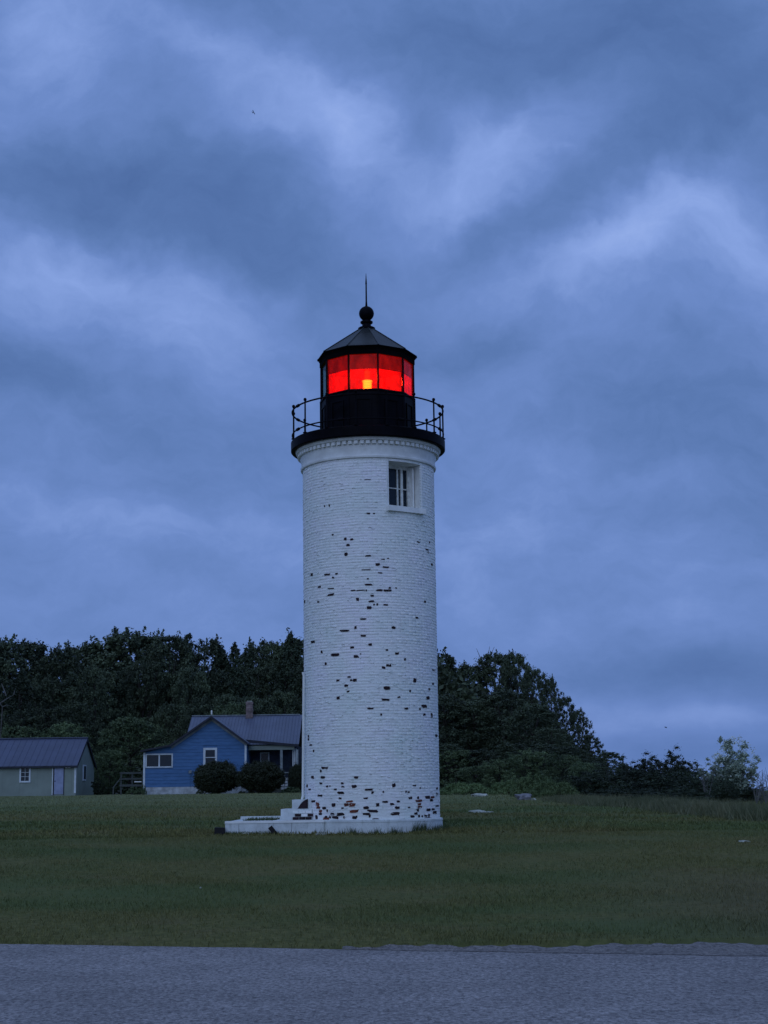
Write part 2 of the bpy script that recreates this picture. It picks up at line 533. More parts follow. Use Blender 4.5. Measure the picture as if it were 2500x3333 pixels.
class MB:
    def __init__(self):
        self.v, self.f = [], []

    def add(self, vs, fs):
        o = len(self.v)
        self.v += [tuple(x) for x in vs]
        self.f += [tuple(i + o for i in f) for f in fs]
        return self

    def box(self, c, s, rot=None):
        hx, hy, hz = s[0] / 2, s[1] / 2, s[2] / 2
        P = [Vector((sx * hx, sy * hy, sz * hz)) for sz in (-1, 1) for sy in (-1, 1) for sx in (-1, 1)]
        if rot is not None:
            P = [rot @ p for p in P]
        P = [p + Vector(c) for p in P]
        return self.add(P, [(0, 2, 3, 1), (4, 5, 7, 6), (0, 1, 5, 4), (2, 6, 7, 3), (0, 4, 6, 2), (1, 3, 7, 5)])

    def bb(self, x0, x1, y0, y1, z0, z1):
        return self.box(((x0 + x1) / 2, (y0 + y1) / 2, (z0 + z1) / 2), (x1 - x0, y1 - y0, z1 - z0))

    def prism(self, poly, y0, y1):
        """poly in (x,z), extruded along y"""
        n = len(poly)
        vs = [(x, y0, z) for x, z in poly] + [(x, y1, z) for x, z in poly]
        fs = [tuple(range(n)), tuple(range(2 * n - 1, n - 1, -1))]
        fs += [(i, i + n, (i + 1) % n + n, (i + 1) % n) for i in range(n)]
        return self.add(vs, fs)

    def slab(self, P, th):
        """quad slab: 4 corner points, extruded by vector th"""
        th = Vector(th)
        P = [Vector(p) for p in P]
        n = len(P)
        vs = P + [p + th for p in P]
        fs = [tuple(range(n)), tuple(range(2 * n - 1, n - 1, -1))]
        fs += [(i, i + n, (i + 1) % n + n, (i + 1) % n) for i in range(n)]
        return self.add(vs, fs)

    def tube(self, pts, rad, n=8, closed=False):
        pts = [Vector(p) for p in pts]
        if not hasattr(rad, '__len__'):
            rad = [rad] * len(pts)
        vs, fs = [], []
        m = len(pts)
        for i, p in enumerate(pts):
            if closed:
                t = pts[(i + 1) % m] - pts[i - 1]
            else:
                t = pts[min(i + 1, m - 1)] - pts[max(i - 1, 0)]
            t.normalize()
            a = t.cross(Vector((0.13, 0.27, 1)) if abs(t.z) < .95 else Vector((1, .1, 0))).normalized()
            b = t.cross(a)
            for k in range(n):
                an = 2 * math.pi * k / n
                vs.append(p + a * math.cos(an) * rad[i] + b * math.sin(an) * rad[i])
        for i in range(m if closed else m - 1):
            j = (i + 1) % m
            for k in range(n):
                fs.append((i * n + k, i * n + (k + 1) % n, j * n + (k + 1) % n, j * n + k))
        if not closed:
            fs.append(tuple(range(n - 1, -1, -1)))
            fs.append(tuple((m - 1) * n + k for k in range(n)))
        return self.add(vs, fs)

    def lathe(self, prof, n=96, rot=0.0, closed=False, c=(0, 0)):
        """prof [(r,z)]"""
        vs, fs = [], []
        for r, z in prof:
            for k in range(n):
                a = rot + 2 * math.pi * k / n
                vs.append((c[0] + r * math.sin(a), c[1] - r * math.cos(a), z))
        m = len(prof)
        for i in range(m if closed else m - 1):
            j = (i + 1) % m
            for k in range(n):
                fs.append((i * n + k, i * n + (k + 1) % n, j * n + (k + 1) % n, j * n + k))
        return self.add(vs, fs)

    def mesh(self, name, mat, smooth=False, bevel=0):
        me = bpy.data.meshes.new(name)
        me.from_pydata(self.v, [], self.f)
        me.materials.append(mat)
        if smooth:
            me.polygons.foreach_set('use_smooth', [True] * len(me.polygons))
        me.validate()
        me.update()
        return me

    def build(self, name, mat, parent=None, smooth=False):
        o = link(name, self.mesh(name, mat, smooth), parent)
        if smooth:
            try:
                o.data.set_sharp_from_angle(angle=R(35))
            except Exception:
                pass
        return o


def thing(name, label, cat, loc=(0, 0, 0), group=None):
    o = bpy.data.objects.new(name, None)
    COL.objects.link(o)
    o.empty_display_size = .3
    o.location = loc
    tag(o, label, cat, group)
    return o


def tag(o, label=None, cat=None, group=None, kind=None):
    if label: o['label'] = label
    if cat: o['category'] = cat
    if group: o['group'] = group
    if kind: o['kind'] = kind
    return o


# ------------------------------------------------------------------ ground
YK = [-60, 16.95, 17.3, 19, 24, 30, 34.5, 40, 48, 60, 80, 100, 130, 200, 400]
ZK = [-.04, -.04, .015, .07, .30, .58, .745, .86, 1.00, 1.22, 1.48, 1.70, 1.85, 2.0, 2.0]


def vnoise(x, y, s=1.0):
    return (np.sin(x * .9 / s + 1.3 * np.sin(y * .53 / s)) + np.sin(y * 1.1 / s + 1.7 * np.sin(x * .37 / s + 2)) +
            .6 * np.sin(x * 2.1 / s + y * 1.7 / s + 1)) / 2.6


def ground_z(x, y):
    x = np.asarray(x, float)
    y = np.asarray(y, float)
    z = np.interp(y, YK, ZK)
    # bank dropping to the beach and lake on the right
    edge = np.where(y < 55, 30 + (55 - y) * .8, 19.0 + (70 - np.minimum(y, 70)) * .6)
    d = np.clip((x - edge) / 14.0, 0, 1)
    z = z - d * d * (3 - 2 * d) * 5.0 * np.clip((y - 20) / 20, 0, 1)
    df = np.clip((y - 420) / 100, 0, 1)
    z = z - df * 6
    amp = np.clip((y - 19) / 6, 0, 1) * .022
    return z + amp * vnoise(x, y, 1.6)


# road edge line from two points of the photograph
EL = on_z(0, 3072, 0)
ER = on_z(2500, 3112, 0)
SL = (ER.y - EL.y) / (ER.x - EL.x)


def road_edge(x):
    return EL.y + (x - EL.x) * SL


def gravel_w(x):
    return np.interp(x, [-.5, 1.2, 2.8, 4.3, 9, 40], [0, .35, .85, 1.2, 1.5, 1.7])


def rag(x):
    return .05 * np.sin(x * 3.1) + .04 * np.sin(x * 7.7 + 1) + .03 * np.sin(x * 17.3 + 2) + .02 * np.sin(x * 41 + .5)


xs = np.unique(np.concatenate([np.linspace(-900, -60, 24), np.linspace(-60, 60, 161), np.linspace(60, 700, 24)]))
ys = np.unique(np.concatenate([np.linspace(-60, 15, 8), np.linspace(15, 19.5, 70), np.linspace(19.5, 30, 50), np.linspace(30, 60, 60), np.linspace(60, 140, 50), np.linspace(140, 700, 24)]))
X, Y = np.meshgrid(xs, ys)
# keep grass side above road slab, road side below
Z = ground_z(X, Y)
side = Y - (EL.y + (X - EL.x) * SL) - gravel_w(X)
Z = np.where((Y >= 17) & (Y < 26), ground_z(X, np.maximum(17.0, Y - (road_edge(X) + gravel_w(X) - 17.1) * np.clip((26 - Y) / 8, 0, 1))) * np.clip((side) / .5, 0, 1) + -.05 * np.clip(1 - side / .5, 0, 1), Z)
nx, ny = len(xs), len(ys)
idx = np.arange(nx * ny).reshape(ny, nx)
Fq = np.stack([idx[:-1, :-1], idx[:-1, 1:], idx[1:, 1:], idx[1:, :-1]], -1).reshape(-1, 4)
me = np_mesh('lawn', np.stack([X, Y, Z], -1).reshape(-1, 3), Fq, M['lawn'], smooth=True)
lawn = link('lawn', me)
tag(lawn, kind='structure')


def lawn_height(x, y):
    side = y - (EL.y + (x - EL.x) * SL) - gravel_w(x)
    z = ground_z(x, y)
    yy = np.maximum(17.0, y - (road_edge(x) + gravel_w(x) - 17.1) * np.clip((26 - y) / 8, 0, 1))
    z2 = ground_z(x, yy) * np.clip(side / .5, 0, 1) - .05 * np.clip(1 - side / .5, 0, 1)
    return np.where(y < 26, z2, z)


def gz(x, y):
    return float(lawn_height(np.array([x]), np.array([y]))[0])


# road: slab with a slightly ragged far edge
rx = np.linspace(-60, 60, 1201)
re = road_edge(rx) + .25 * rag(rx)
mb = MB()
n = len(rx)
vs = [(x, -60, 0.0) for x in rx] + [(x, y, 0.0) for x, y in zip(rx, re)] + [(x, y + .03, -.05) for x, y in zip(rx, re)]
fs = [(i, i + 1, i + 1 + n, i + n) for i in range(n - 1)] + [(i + n, i + 1 + n, i + 1 + 2 * n, i + 2 * n) for i in range(n - 1)]
mb.add(vs, fs)
tag(mb.build('road', M['asphalt']), kind='structure')
# gravel shoulder widening to the right
gx = np.linspace(-.5, 40, 900)
n = len(gx)
y0 = road_edge(gx) - .02 - .05 * np.abs(np.sin(gx * 5.3) * np.sin(gx * 2.1 + 1))
cols = 9
vs = []
for j in range(cols):
    f = j / (cols - 1)
    yy = y0 + f * (gravel_w(gx) + .24 + .10 * np.sin(gx * 6.1) + .08 * np.sin(gx * 13.7 + 1) + .07 * np.sin(gx * 29 + 2))
    zz_ = .004 + .012 * f + .006 * np.sin(gx * 9 + j * 2.1) * f * (1 - f) * 4 + .010 * np.sin(gx * 2.3 + j) * f - (f == 1) * .05
    vs += list(zip(gx, yy, zz_))
fs = [(j * n + i, j * n + i + 1, (j + 1) * n + i + 1, (j + 1) * n + i) for j in range(cols - 1) for i in range(n - 1)]
tag(MB().add(vs, fs).build('gravel_shoulder', M['gravel'], smooth=True), kind='structure')
# lake
mb = MB().add([(-6000, -3000, -1.6), (9000, -3000, -1.6), (9000, 15000, -1.6), (-6000, 15000, -1.6)], [(0, 1, 2, 3)])
tag(mb.build('lake_water', M['water']), kind='structure')


# ------------------------------------------------------------------ blades
def blades(x, y, z, h, w, lean, rng):
    """one triangle per blade"""
    n = len(x)
    a = rng.uniform(0, 2 * np.pi, n)
    la = rng.uniform(0, 2 * np.pi, n)
    ll = rng.uniform(0, lean, n) * h
    dxw, dyw = np.cos(a) * w / 2, np.sin(a) * w / 2
    V = np.empty((n, 3, 3))
    V[:, 0] = np.stack([x - dxw, y - dyw, z], -1)
    V[:, 1] = np.stack([x + dxw, y + dyw, z], -1)
    V[:, 2] = np.stack([x + np.cos(la) * ll, y + np.sin(la) * ll, z + h], -1)
    return V.reshape(-1, 3), np.arange(n * 3).reshape(-1, 3)


def scatter_view(n, y0, y1, rng, pw=1.0):
    """uniform per area points inside the view wedge plus a margin"""
    t_ = rng.uniform(0, 1, n)
    y = y0 + (y1 - y0) * t_ ** pw
    x = rng.uniform(-1, 1, n) * (y * .27 + 1.2)
    return x, y


def add_lawn_blades():
    rng = np.random.default_rng(5)
    Vs, Fs, off = [], [], 0
    for (n, y0, y1, h0, h1, w, pw) in ((240000, 16.9, 36, .025, .060, .010, 1.0), (170000, 34, 100, .035, .085, .030, 1.5)):
        x, y = scatter_view(n, y0, y1, rng, pw)
        side = y - road_edge(x)
        right = gravel_w(x)
        keep = side > (.03 + right * (1 - .35 * np.abs(rng.normal(size=n)) * (x > .6)) + rag(x) * (.9 + 1.2 * np.clip(x, 0, 2)))
        cx, cy = TX, 36.0
        keep &= np.hypot(x - cx, y - cy) > 1.72
        keep &= ~((x > at(734, 2700, 35).x) & (x < cx) & (y > PLY0) & (y < PLY1))
        patch = .75 + .5 * vnoise(x * 1.0, y * 1.0, .55) * .5
        keep &= rng.uniform(0, 1, n) < np.clip(.62 + .5 * vnoise(x * 1.3, y * 1.3, .9), .15, 1)
        x, y = x[keep], y[keep]
        h = rng.uniform(h0, h1, len(x)) * np.clip(1 + .35 * vnoise(x, y, .5), .5, 1.6)
        # longer uncut fringe along the road edge
        side = y - road_edge(x) - gravel_w(x) * 2
        side = np.where(side < 0, 9, side)
        h = h * (1 + .5 * np.exp(-side / .15))
        V, Fa = blades(x, y, lawn_height(x, y) - .005, h, rng.uniform(.5, 1.3, len(x)) * w, 1.1, rng)
        Vs.append(V)
        Fs.append(Fa + off)
        off += len(V)
    me = np_mesh('grass', np.concatenate(Vs), np.concatenate(Fs), M['blades'], k=3)
    o = link('grass', me)
    tag(o, 'short mown green grass blades covering the whole lawn', 'grass', kind='stuff')


# ------------------------------------------------------------------ lighthouse
TY = 36.0
TX = at(1212, 2640, TY).x
AXIS = Vector((TX, TY, 0))


def zat(py):
    """height on the tower axis seen at photo row py"""
    px = 1212
    for _ in range(4):
        p = at(px, py, TY)
        px2, _y = proj((TX, TY, p.z))
        px = px2
    return p.z


def rpx(half, z):
    """metres of radius for a half width in photo pixels at height z on the axis"""
    q = CAM_M.transposed() @ (Vector((TX, TY, z - EYE)))
    return half * -q.z / F


T = thing('lighthouse', 'white painted round brick lighthouse with flaking paint, black gallery and glowing red lantern', 'lighthouse', (TX, TY, gz(TX, TY - 1.6)))
TB = T.location.z


def tw(mb, name, mat, smooth=False, parent=None):
    """build a lighthouse part: mesh given relative to the tower axis with world heights"""
    mb.v = [(x, y, z - TB) for x, y, z in mb.v]
    return mb.build(name, mat, parent or T, smooth)


z_pl = zat(2664)          # top of the plinth ring (silhouette sides)
z_pl_b = TB - .25
z_w1 = zat(1535)          # wall top / lower edge of the white frieze
R_b, R_t = rpx(220, z_pl), rpx(213, z_w1)


def Rz(z):
    return R_b + (R_t - R_b) * (z - z_pl) / (z_w1 - z_pl)


CH = .0655
NC = int(round((z_w1 - z_pl) / CH))
CH = (z_w1 - z_pl) / NC
NB = 46
# window opening
w_az = R(34.5)
w_half = R(16.6)
wz1 = zat(1541)
wz0 = zat(1686)
c0 = int(round((wz0 - z_pl) / CH))
c1 = int(round((wz1 - z_pl) / CH))
wz0, wz1 = z_pl + c0 * CH, z_pl + c1 * CH

# core (painted mortar) with the window opening left out
nA = 144
angs = sorted(set([round(2 * math.pi * k / nA, 6) for k in range(nA)] + [round(w_az - w_half, 6), round(w_az + w_half, 6)]))
zl = [z_pl - .02, wz0, wz1, z_w1 + .05]
mb = MB()
vs, fs = [], []
for z in zl:
    for a in angs:
        r = Rz(z) - .0022
        vs.append((r * math.sin(a), -r * math.cos(a), z))
n = len(angs)
for i in range(3):
    for k in range(n):
        a0, a1 = angs[k], angs[(k + 1) % n]
        mid = (a0 + (a1 if a1 > a0 else a1 + 2 * math.pi)) / 2
        if i == 1 and w_az - w_half < mid < w_az + w_half:
            continue
        fs.append((i * n + k, i * n + (k + 1) % n, (i + 1) * n + (k + 1) % n, (i + 1) * n + k))
mb.add(vs, fs)
tw(mb, 'wall', M['mortar'], True)


def brick_geo(a0, a1, z0, z1, rp, rng):
    """slightly uneven chamfered brick between angles, sticking out rp from the wall radius"""
    zc = (z0 + z1) / 2
    r = Rz(zc)
    wv = .0045 * math.sin(a0 * 9 + z0 * 2.1) + .003 * math.sin(a0 * 23 + z0 * 5)
    z0 += wv
    z1 += wv + rng.uniform(-.003, .003)
    jo = [rp + rng.uniform(-.002, .002) for _ in range(4)]
    ca, cz = .010 / r, .010
    ri = r - .02
    P = []
    for (a, z) in ((a0, z0), (a1, z0), (a1, z1), (a0, z1)):
        P.append((ri * math.sin(a), -ri * math.cos(a), z))
    for k, (a, z) in enumerate(((a0 + ca * .2, z0 + cz * .2), (a1 - ca * .2, z0 + cz * .2), (a1 - ca * .2, z1 - cz * .2), (a0 + ca * .2, z1 - cz * .2))):
        rr = r - .0032
        P.append((rr * math.sin(a), -rr * math.cos(a), z))
    for k, (a, z) in enumerate(((a0 + ca, z0 + cz), (a1 - ca, z0 + cz), (a1 - ca, z1 - cz), (a0 + ca, z1 - cz))):
        rr = r + jo[k]
        P.append((rr * math.sin(a), -rr * math.cos(a), z))
    Fq_ = [(8, 9, 10, 11)]
    for k in range(4):
        j = (k + 1) % 4
        Fq_.append((k, j, j + 4, k + 4))
        Fq_.append((k + 4, j + 4, j + 8, k + 8))
    return P, Fq_


rng = random.Random(3)
bricks = []
for c in range(NC):
    z0, z1 = z_pl + c * CH + .002, z_pl + (c + 1) * CH - .002
    header = (c % 7 == 3)
    nb = NB * 2 if header else NB
    offa = (c % 2) * .5 / nb * 2 * math.pi + rng.uniform(-.004, .004)
    for k in range(nb):
        a0 = offa + 2 * math.pi * k / nb + rng.uniform(-.002, .002)
        a1 = offa + 2 * math.pi * (k + 1) / nb - .005 / R_b + rng.uniform(-.002, .002)
        if c0 <= c < c1:
            lo, hi = w_az - w_half, w_az + w_half
            A0, A1 = a0, a1
            if A0 > math.pi: A0 -= 2 * math.pi; A1 -= 2 * math.pi
            if A1 > lo and A0 < hi:
                if A0 < lo - .02:
                    A1 = lo
                elif A1 > hi + .02:
                    A0 = hi
                else:
                    continue
                a0, a1 = A0, A1
        am = (a0 + a1) / 2
        am = (am + math.pi) % (2 * math.pi) - math.pi
        bricks.append((c, am, a0, a1, z0, z1))

# flaked spots read off the photograph: (origin x, origin y, scale, [(x, y, w, h)...])
SPOTS = [
    (950, 1750, 3.16, [(550,12,25,22),(618,18,28,18),(578,77,30,18),(556,168,30,24),(784,186,56,18),(938,222,34,10),(990,213,16,12),(882,272,42,30),(965,303,56,18),(765,330,80,8),(908,362,40,14),(207,380,24,20),(365,380,54,20),(460,371,24,12),(425,411,20,20),(782,423,20,14),(790,483,66,14),(285,508,30,12),(403,522,56,10),(632,543,44,14),(707,541,78,10),(765,543,14,18),(900,541,60,16),(985,543,78,14),(1007,517,22,14),(1072,518,12,14),(401,587,60,18),(827,597,32,18),(675,633,26,28),(822,655,56,18),(273,661,20,14),(132,658,12,22),(1368,658,18,18),(846,688,14,14),(878,687,14,16),(966,690,44,12),(795,718,46,24),(1285,823,26,20),(733,836,56,16),(656,926,22,22),(1046,926,34,20),(540,958,82,20),(733,1009,54,22),(217,1073,34,24),(807,1098,32,24),(620,1130,32,20),(307,1176,16,24),(978,1155,22,12),(443,1204,72,22),(663,1222,46,20),(708,1196,14,12),(1081,1190,38,24),(1163,1252,16,20),(349,1297,16,24),(997,1312,46,28),(944,1337,34,22),(1460,1362,34,12),(590,1433,34,14),(475,1468,32,20),(611,1466,20,14),(648,1465,40,20),(1265,1470,28,36),(560,1522,38,22),(979,1547,56,24),(580,1582,24,18),(1450,1505,18,20),(1413,1557,16,24),(1216,1577,16,18),(477,1648,28,26),(960,1667,70,22),(1400,1648,28,24),(1102,1640,28,12),(1362,1733,48,24),(809,1756,52,16),(1178,1758,36,22),(1317,1762,12,20),(919,1817,18,18),(1363,1820,20,26),(1438,1830,16,34),(172,2045,12,24),(172,2075,12,18),(1487,2037,20,18),(197,2132,26,14),(225,2195,12,20),(1390,122,26,14),(1403,150,14,16),(1440,278,14,20),(1415,48,10,20),(1300,45,26,12)]),
    (950, 1380, 3.318, [(826,966,34,20),(886,966,18,14),(405,880,12,20),(355,886,10,14),(442,1195,18,16),(820,600,60,6)]),
    (1080, 2250, 4.608, [(366,1290,58,26),(334,1426,66,32),(557,1474,104,28),(612,1516,34,30),(772,1508,22,30),(932,1412,44,50),(1238,1412,44,20),(1112,1506,22,26),(1152,1512,30,20),(1175,1600,48,28),(1440,1590,68,30),(1515,1588,48,28),(510,1606,60,20),(262,1655,90,30),(218,1702,66,36),(308,1704,92,40),(802,1658,80,26),(688,1700,52,36),(998,1652,40,22),(904,1692,56,32),(1310,1642,86,28),(1310,1690,50,34),(1318,1732,56,30),(982,1744,62,36),(1160,1742,30,20),(515,1745,70,34),(334,1800,126,36),(612,1796,130,36),(955,1836,120,34),(522,1840,108,34),(346,1890,64,42),(570,1874,28,36),(540,1938,140,24),(662,1932,90,32),(1290,1780,30,34),(1450,1776,52,32),(1520,1772,38,34),(1545,1816,50,40),(1585,1720,40,22),(1210,1876,48,38),(1250,1835,26,24),(1275,1832,16,28),(1308,1870,26,28),(1355,1876,24,18),(1408,1866,38,26),(1456,1862,20,36),(1272,1920,24,24),(1443,1912,98,32),(1495,1635,44,24),(1568,666,30,26),(1295,1595,24,36),(1578,1455,20,26),(1575,1540,16,30),(1325,1452,14,20)]),
    (950, 2450, 6.636, [(706,328,130,40),(628,395,32,40),(453,530,60,42),(668,530,86,42),(628,660,52,46),(332,715,30,40),(765,725,44,28),(825,720,34,20),(386,792,50,26),(942,790,56,28),(1052,862,130,56),(612,926,98,46),(1045,985,56,40),(466,1050,84,40),(378,1112,36,42),(556,1115,66,76),(575,1185,80,56),(703,1195,74,50),(903,1128,66,56),(620,1258,64,46),(616,1322,66,50),(765,1252,22,48),(876,1325,74,38),(1048,1328,148,46),(536,1395,44,60),(740,1390,50,36),(735,1440,130,72),(830,1390,40,44),(937,1398,122,54),(1130,1396,36,32),(372,1435,68,46),(335,1375,34,40),(312,1250,20,60),(1090,660,50,36),(1105,735,60,36),(1100,1195,50,34)]),
]


def hit_wall(px, py):
    d = ray(px, py)
    z = 2.0
    for _ in range(6):
        rr = Rz(z)
        a = d.x ** 2 + d.y ** 2
        bq = -2 * (d.x * TX + d.y * TY)
        cq = TX ** 2 + TY ** 2 - rr ** 2
        disc = bq * bq - 4 * a * cq
        if disc < 0:
            return None
        tt = (-bq - math.sqrt(disc)) / (2 * a)
        p = d * tt + Vector((0, 0, EYE))
        z = p.z
    return math.atan2(p.x - TX, -(p.y - TY)), p.z, tt


rust_spots = {(262, 1655), (218, 1702), (308, 1704), (1310, 1642), (1310, 1690), (1318, 1732), (1515, 1588), (556, 1115), (575, 1185), (620, 1258), (735, 1440), (334, 1800)}
n_parts = 0
MAXP = 296
for ox, oy, sc, lst in SPOTS:
    for (x, y, w, h) in lst:
        hw = hit_wall(ox + x / sc, oy + y / sc)
        if hw is None:
            continue
        a, z, tt = hw
        r = Rz(z)
        wm = w / sc / F * tt / max(.28, math.cos(a))
        hm = h / sc / F * tt
        wm = min(wm, .36) * 1.16
        hm *= 1.22
        kk = 14
        P0, P1 = [], []
        nh = max(.7, r)
        ph = rng.uniform(0, 6)
        for q in range(kk):
            th = 2 * math.pi * q / kk
            cs, sn = math.cos(th), math.sin(th)
            e = .42       # squarish outline, ragged
            jx = 1 + rng.uniform(-.26, .16)
            jz = 1 + rng.uniform(-.30, .22)
            bx_ = math.copysign(abs(cs) ** e, cs) * wm / 2 * jx
            bz_ = math.copysign(abs(sn) ** e, sn) * hm / 2 * jz + .10 * hm * math.sin(th * 1 + ph)
            aa = a + bx_ / r
            P0.append(((r + .0085) * math.sin(aa), -(r + .0085) * math.cos(aa), z + bz_))
            P1.append(((r - .012) * math.sin(aa), -(r - .012) * math.cos(aa), z + bz_))
        mb = MB()
        vs = P0 + P1 + [((r + .0085) * math.sin(a), -(r + .0085) * math.cos(a), z)]
        fs = [(i, (i + 1) % kk, 2 * kk) for i in range(kk)] + [(i, i + kk, (i + 1) % kk + kk, (i + 1) % kk) for i in range(kk)]
        mb.add(vs, fs)
        red = (x, y) in rust_spots
        o = tw(mb, 'brick', M['bare_red'] if red else M['bare'])
        o['label'] = 'bare red brick where the white paint has flaked away' if red else 'bare dark brick where the white paint has flaked away'
        n_parts += 1
# frontal low bricks as their own parts, the rest as one piece
cand = sorted([b_ for b_ in bricks if abs(b_[1] - .03) < 1.0], key=lambda b_: (b_[0], -math.cos(b_[1] - .03)))
cand = [b_ for b_ in cand if (b_[3] - b_[2]) > .11]
single = set()
for b_ in cand[:max(0, MAXP - n_parts)]:
    single.add(id(b_))
restV, restF, off = [], [], 0
for b_ in bricks:
    P, Fq_ = brick_geo(b_[2], b_[3], b_[4], b_[5], rng.choice((.0005, .001, .0015, .002, .0055)), rng)
    if id(b_) in single:
        tw(MB().add(P, Fq_), 'brick', M['white'])
    else:
        restV += P
        restF += [tuple(i + off for i in f) for f in Fq_]
        off += len(P)
o = link('brick_courses', np_mesh('brick_courses', np.array(restV) - np.array([0, 0, TB]), np.array(restF), M['white']), T)
o['kind'] = 'stuff'

# lifted flakes of paint standing off the wall
fr = random.Random(17)
mb = MB()
for k in range(620):
    a = fr.uniform(-1.45, 1.45)
    z = fr.uniform(z_pl + .05, z_w1 - .1)
    if fr.random() < .45:
        z = z_pl + (z - z_pl) * .45
    if abs(a - w_az) < w_half + .1 and wz0 - .25 < z < wz1 + .1:
        continue
    z = z_pl + round((z - z_pl) / CH) * CH + fr.uniform(-.01, .01)
    L, hh_ = fr.uniform(.02, .10), fr.uniform(.006, .018)
    r0, r1 = Rz(z) + .004, Rz(z) + fr.uniform(.009, .020)
    da = L / r0 / 2
    up_ = fr.choice((-1, 1))
    vs = []
    for q_, aa in enumerate((a - da, a - da * .3, a + da * .4, a + da)):
        t1_ = hh_ * (.3, 1.1, .8, .2)[q_] * up_
        vs.append((r0 * math.sin(aa), -r0 * math.cos(aa), z))
        vs.append((r1 * math.sin(aa), -r1 * math.cos(aa), z + t1_))
        vs.append((r0 * math.sin(aa), -r0 * math.cos(aa), z + t1_ * 1.3))
    mb.add(vs, [f_ for q_ in range(3) for f_ in ((q_ * 3, q_ * 3 + 3, q_ * 3 + 4, q_ * 3 + 1), (q_ * 3 + 1, q_ * 3 + 4, q_ * 3 + 5, q_ * 3 + 2))])
tw(mb, 'paint_flakes', M['white'])['kind'] = 'stuff'

# plinth
zp1 = z_pl
Rp = rpx(228, z_pl)
mb = MB().lathe([(Rp + .012, z_pl_b), (Rp, zp1 - .06), (Rp + .010, zp1 - .055), (Rp + .010, zp1 - .012), (Rp - .01, zp1), (R_b - .05, zp1 + .012)], 120)
tw(mb, 'plinth', M['concrete'], True)

# window: reveal, frame, sashes, sill
Wn = Vector((math.sin(w_az), -math.cos(w_az), 0))      # outward
Wt = Vector((math.cos(w_az), math.sin(w_az), 0))       # to the right seen from outside
rw = Rz((wz0 + wz1) / 2)
hw_ = rw * math.sin(w_half)
face = rw * math.cos(w_half)                           # chord distance from axis
DEP = .48


def wp(s, d, z):
    """s along the chord, d outwards from the axis"""
    p = Wt * s + Wn * d
    return (p.x, p.y, z)


win = bpy.data.objects.new('window', None)
COL.objects.link(win)
win.parent = T


def wbox(mbx, s0, s1, d0, d1, z0, z1):
    vs = [wp(s, d, z) for z in (z0, z1) for d in (d0, d1) for s in (s0, s1)]
    return mbx.add(vs, [(0, 2, 3, 1), (4, 5, 7, 6), (0, 1, 5, 4), (2, 6, 7, 3), (0, 4, 6, 2), (1, 3, 7, 5)])


mb = MB()
inner = face - DEP
th_ = .05
wbox(mb, -hw_ - th_, -hw_, inner, face - .004, wz0 - th_, wz1 + th_)
wbox(mb, hw_, hw_ + th_, inner, face - .004, wz0 - th_, wz1 + th_)
wbox(mb, -hw_, hw_, inner, face + .012, wz1, wz1 + th_)
wbox(mb, -hw_, hw_, inner, face + .012, wz0 - th_, wz0)
tw(mb, 'reveal', M['trim'], parent=win)
mb = MB()
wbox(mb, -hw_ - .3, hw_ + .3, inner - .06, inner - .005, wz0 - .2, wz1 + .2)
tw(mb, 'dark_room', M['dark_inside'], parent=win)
mb = MB()
fd0, fd1 = inner + .06, inner + .14
wbox(mb, -hw_, -hw_ + .07, fd0, fd1, wz0, wz1)
wbox(mb, hw_ - .13, hw_, fd0, fd1, wz0, wz1)
wbox(mb, -hw_ + .07, hw_ - .13, fd0, fd1, wz1 - .08, wz1)
wbox(mb, -hw_ + .07, hw_ - .13, fd0, fd1, wz0, wz0 + .05)
wbox(mb, .13, .19, fd0 + .01, fd1 - .002, wz0 + .05, wz1 - .08)
tw(mb, 'frame', M['window_frame'], parent=win)
zm = (wz0 + wz1) / 2 - .02
for (s0, s1, sm) in ((-hw_ + .07, .13, .045), (.19, hw_ - .13, None)):
    mb = MB()
    if sm is not None:
        wbox(mb, sm - .02, sm + .02, fd0 + .02, fd1 - .012, wz0 + .05, wz1 - .08)
    wbox(mb, s0, s1, fd0 + .02, fd1 - .014, zm - .012, zm + .012)
    tw(mb, 'muntin', M['window_frame'], parent=win)
    mb = MB()
    wbox(mb, s0, s1, fd0 + .03, fd0 + .036, wz0 + .05, wz1 - .08)
    tw(mb, 'pane', M['pane'], parent=win)
mb = MB()     # open casement standing out along the right jamb
wbox(mb, hw_ - .075, hw_ - .035, fd1 + .0, fd1 + .13, wz0 + .03, wz1 - .04)
tw(mb, 'casement', M['trim'], parent=win)
mb = MB()
wbox(mb, -hw_ - .07, hw_ + .07, inner + .1, face + .115, wz0 - .125, wz0 - .002)
tw(mb, 'sill', M['trim'], parent=win)

# frieze, cornice, dentils
zA = z_w1
zB = zat(1511)
zC = zat(1497)
zD = zat(1475)
rA = rpx(219, zA)
rC = rpx(221, zC)
rD = rpx(236, zD)
mb = MB().lathe([(R_t - .03, zA), (rA, zA), (rA + .01, zA + .025), (rA + .01, zA + .05), (rA - .012, zA + .06), (rA - .012, zB), (rC, zC - .02), (rC, zC + .09), (rD - .03, zC + .11), (rD, zC + .16), (rD, zD + .12)], 144)
tw(mb, 'frieze', M['trim'], True)
ND = 76
for k in range(ND):
    a = 2 * math.pi * k / ND + .01
    mb = MB()
    rot = Matrix.Rotation(a, 3, 'Z')
    mb.box(rot @ Vector((0, -(rC + .033), zC + .062)), (2 * math.pi * rC / ND * .62, .066, .075), rot)
    tw(mb, 'dentil', M['trim'])

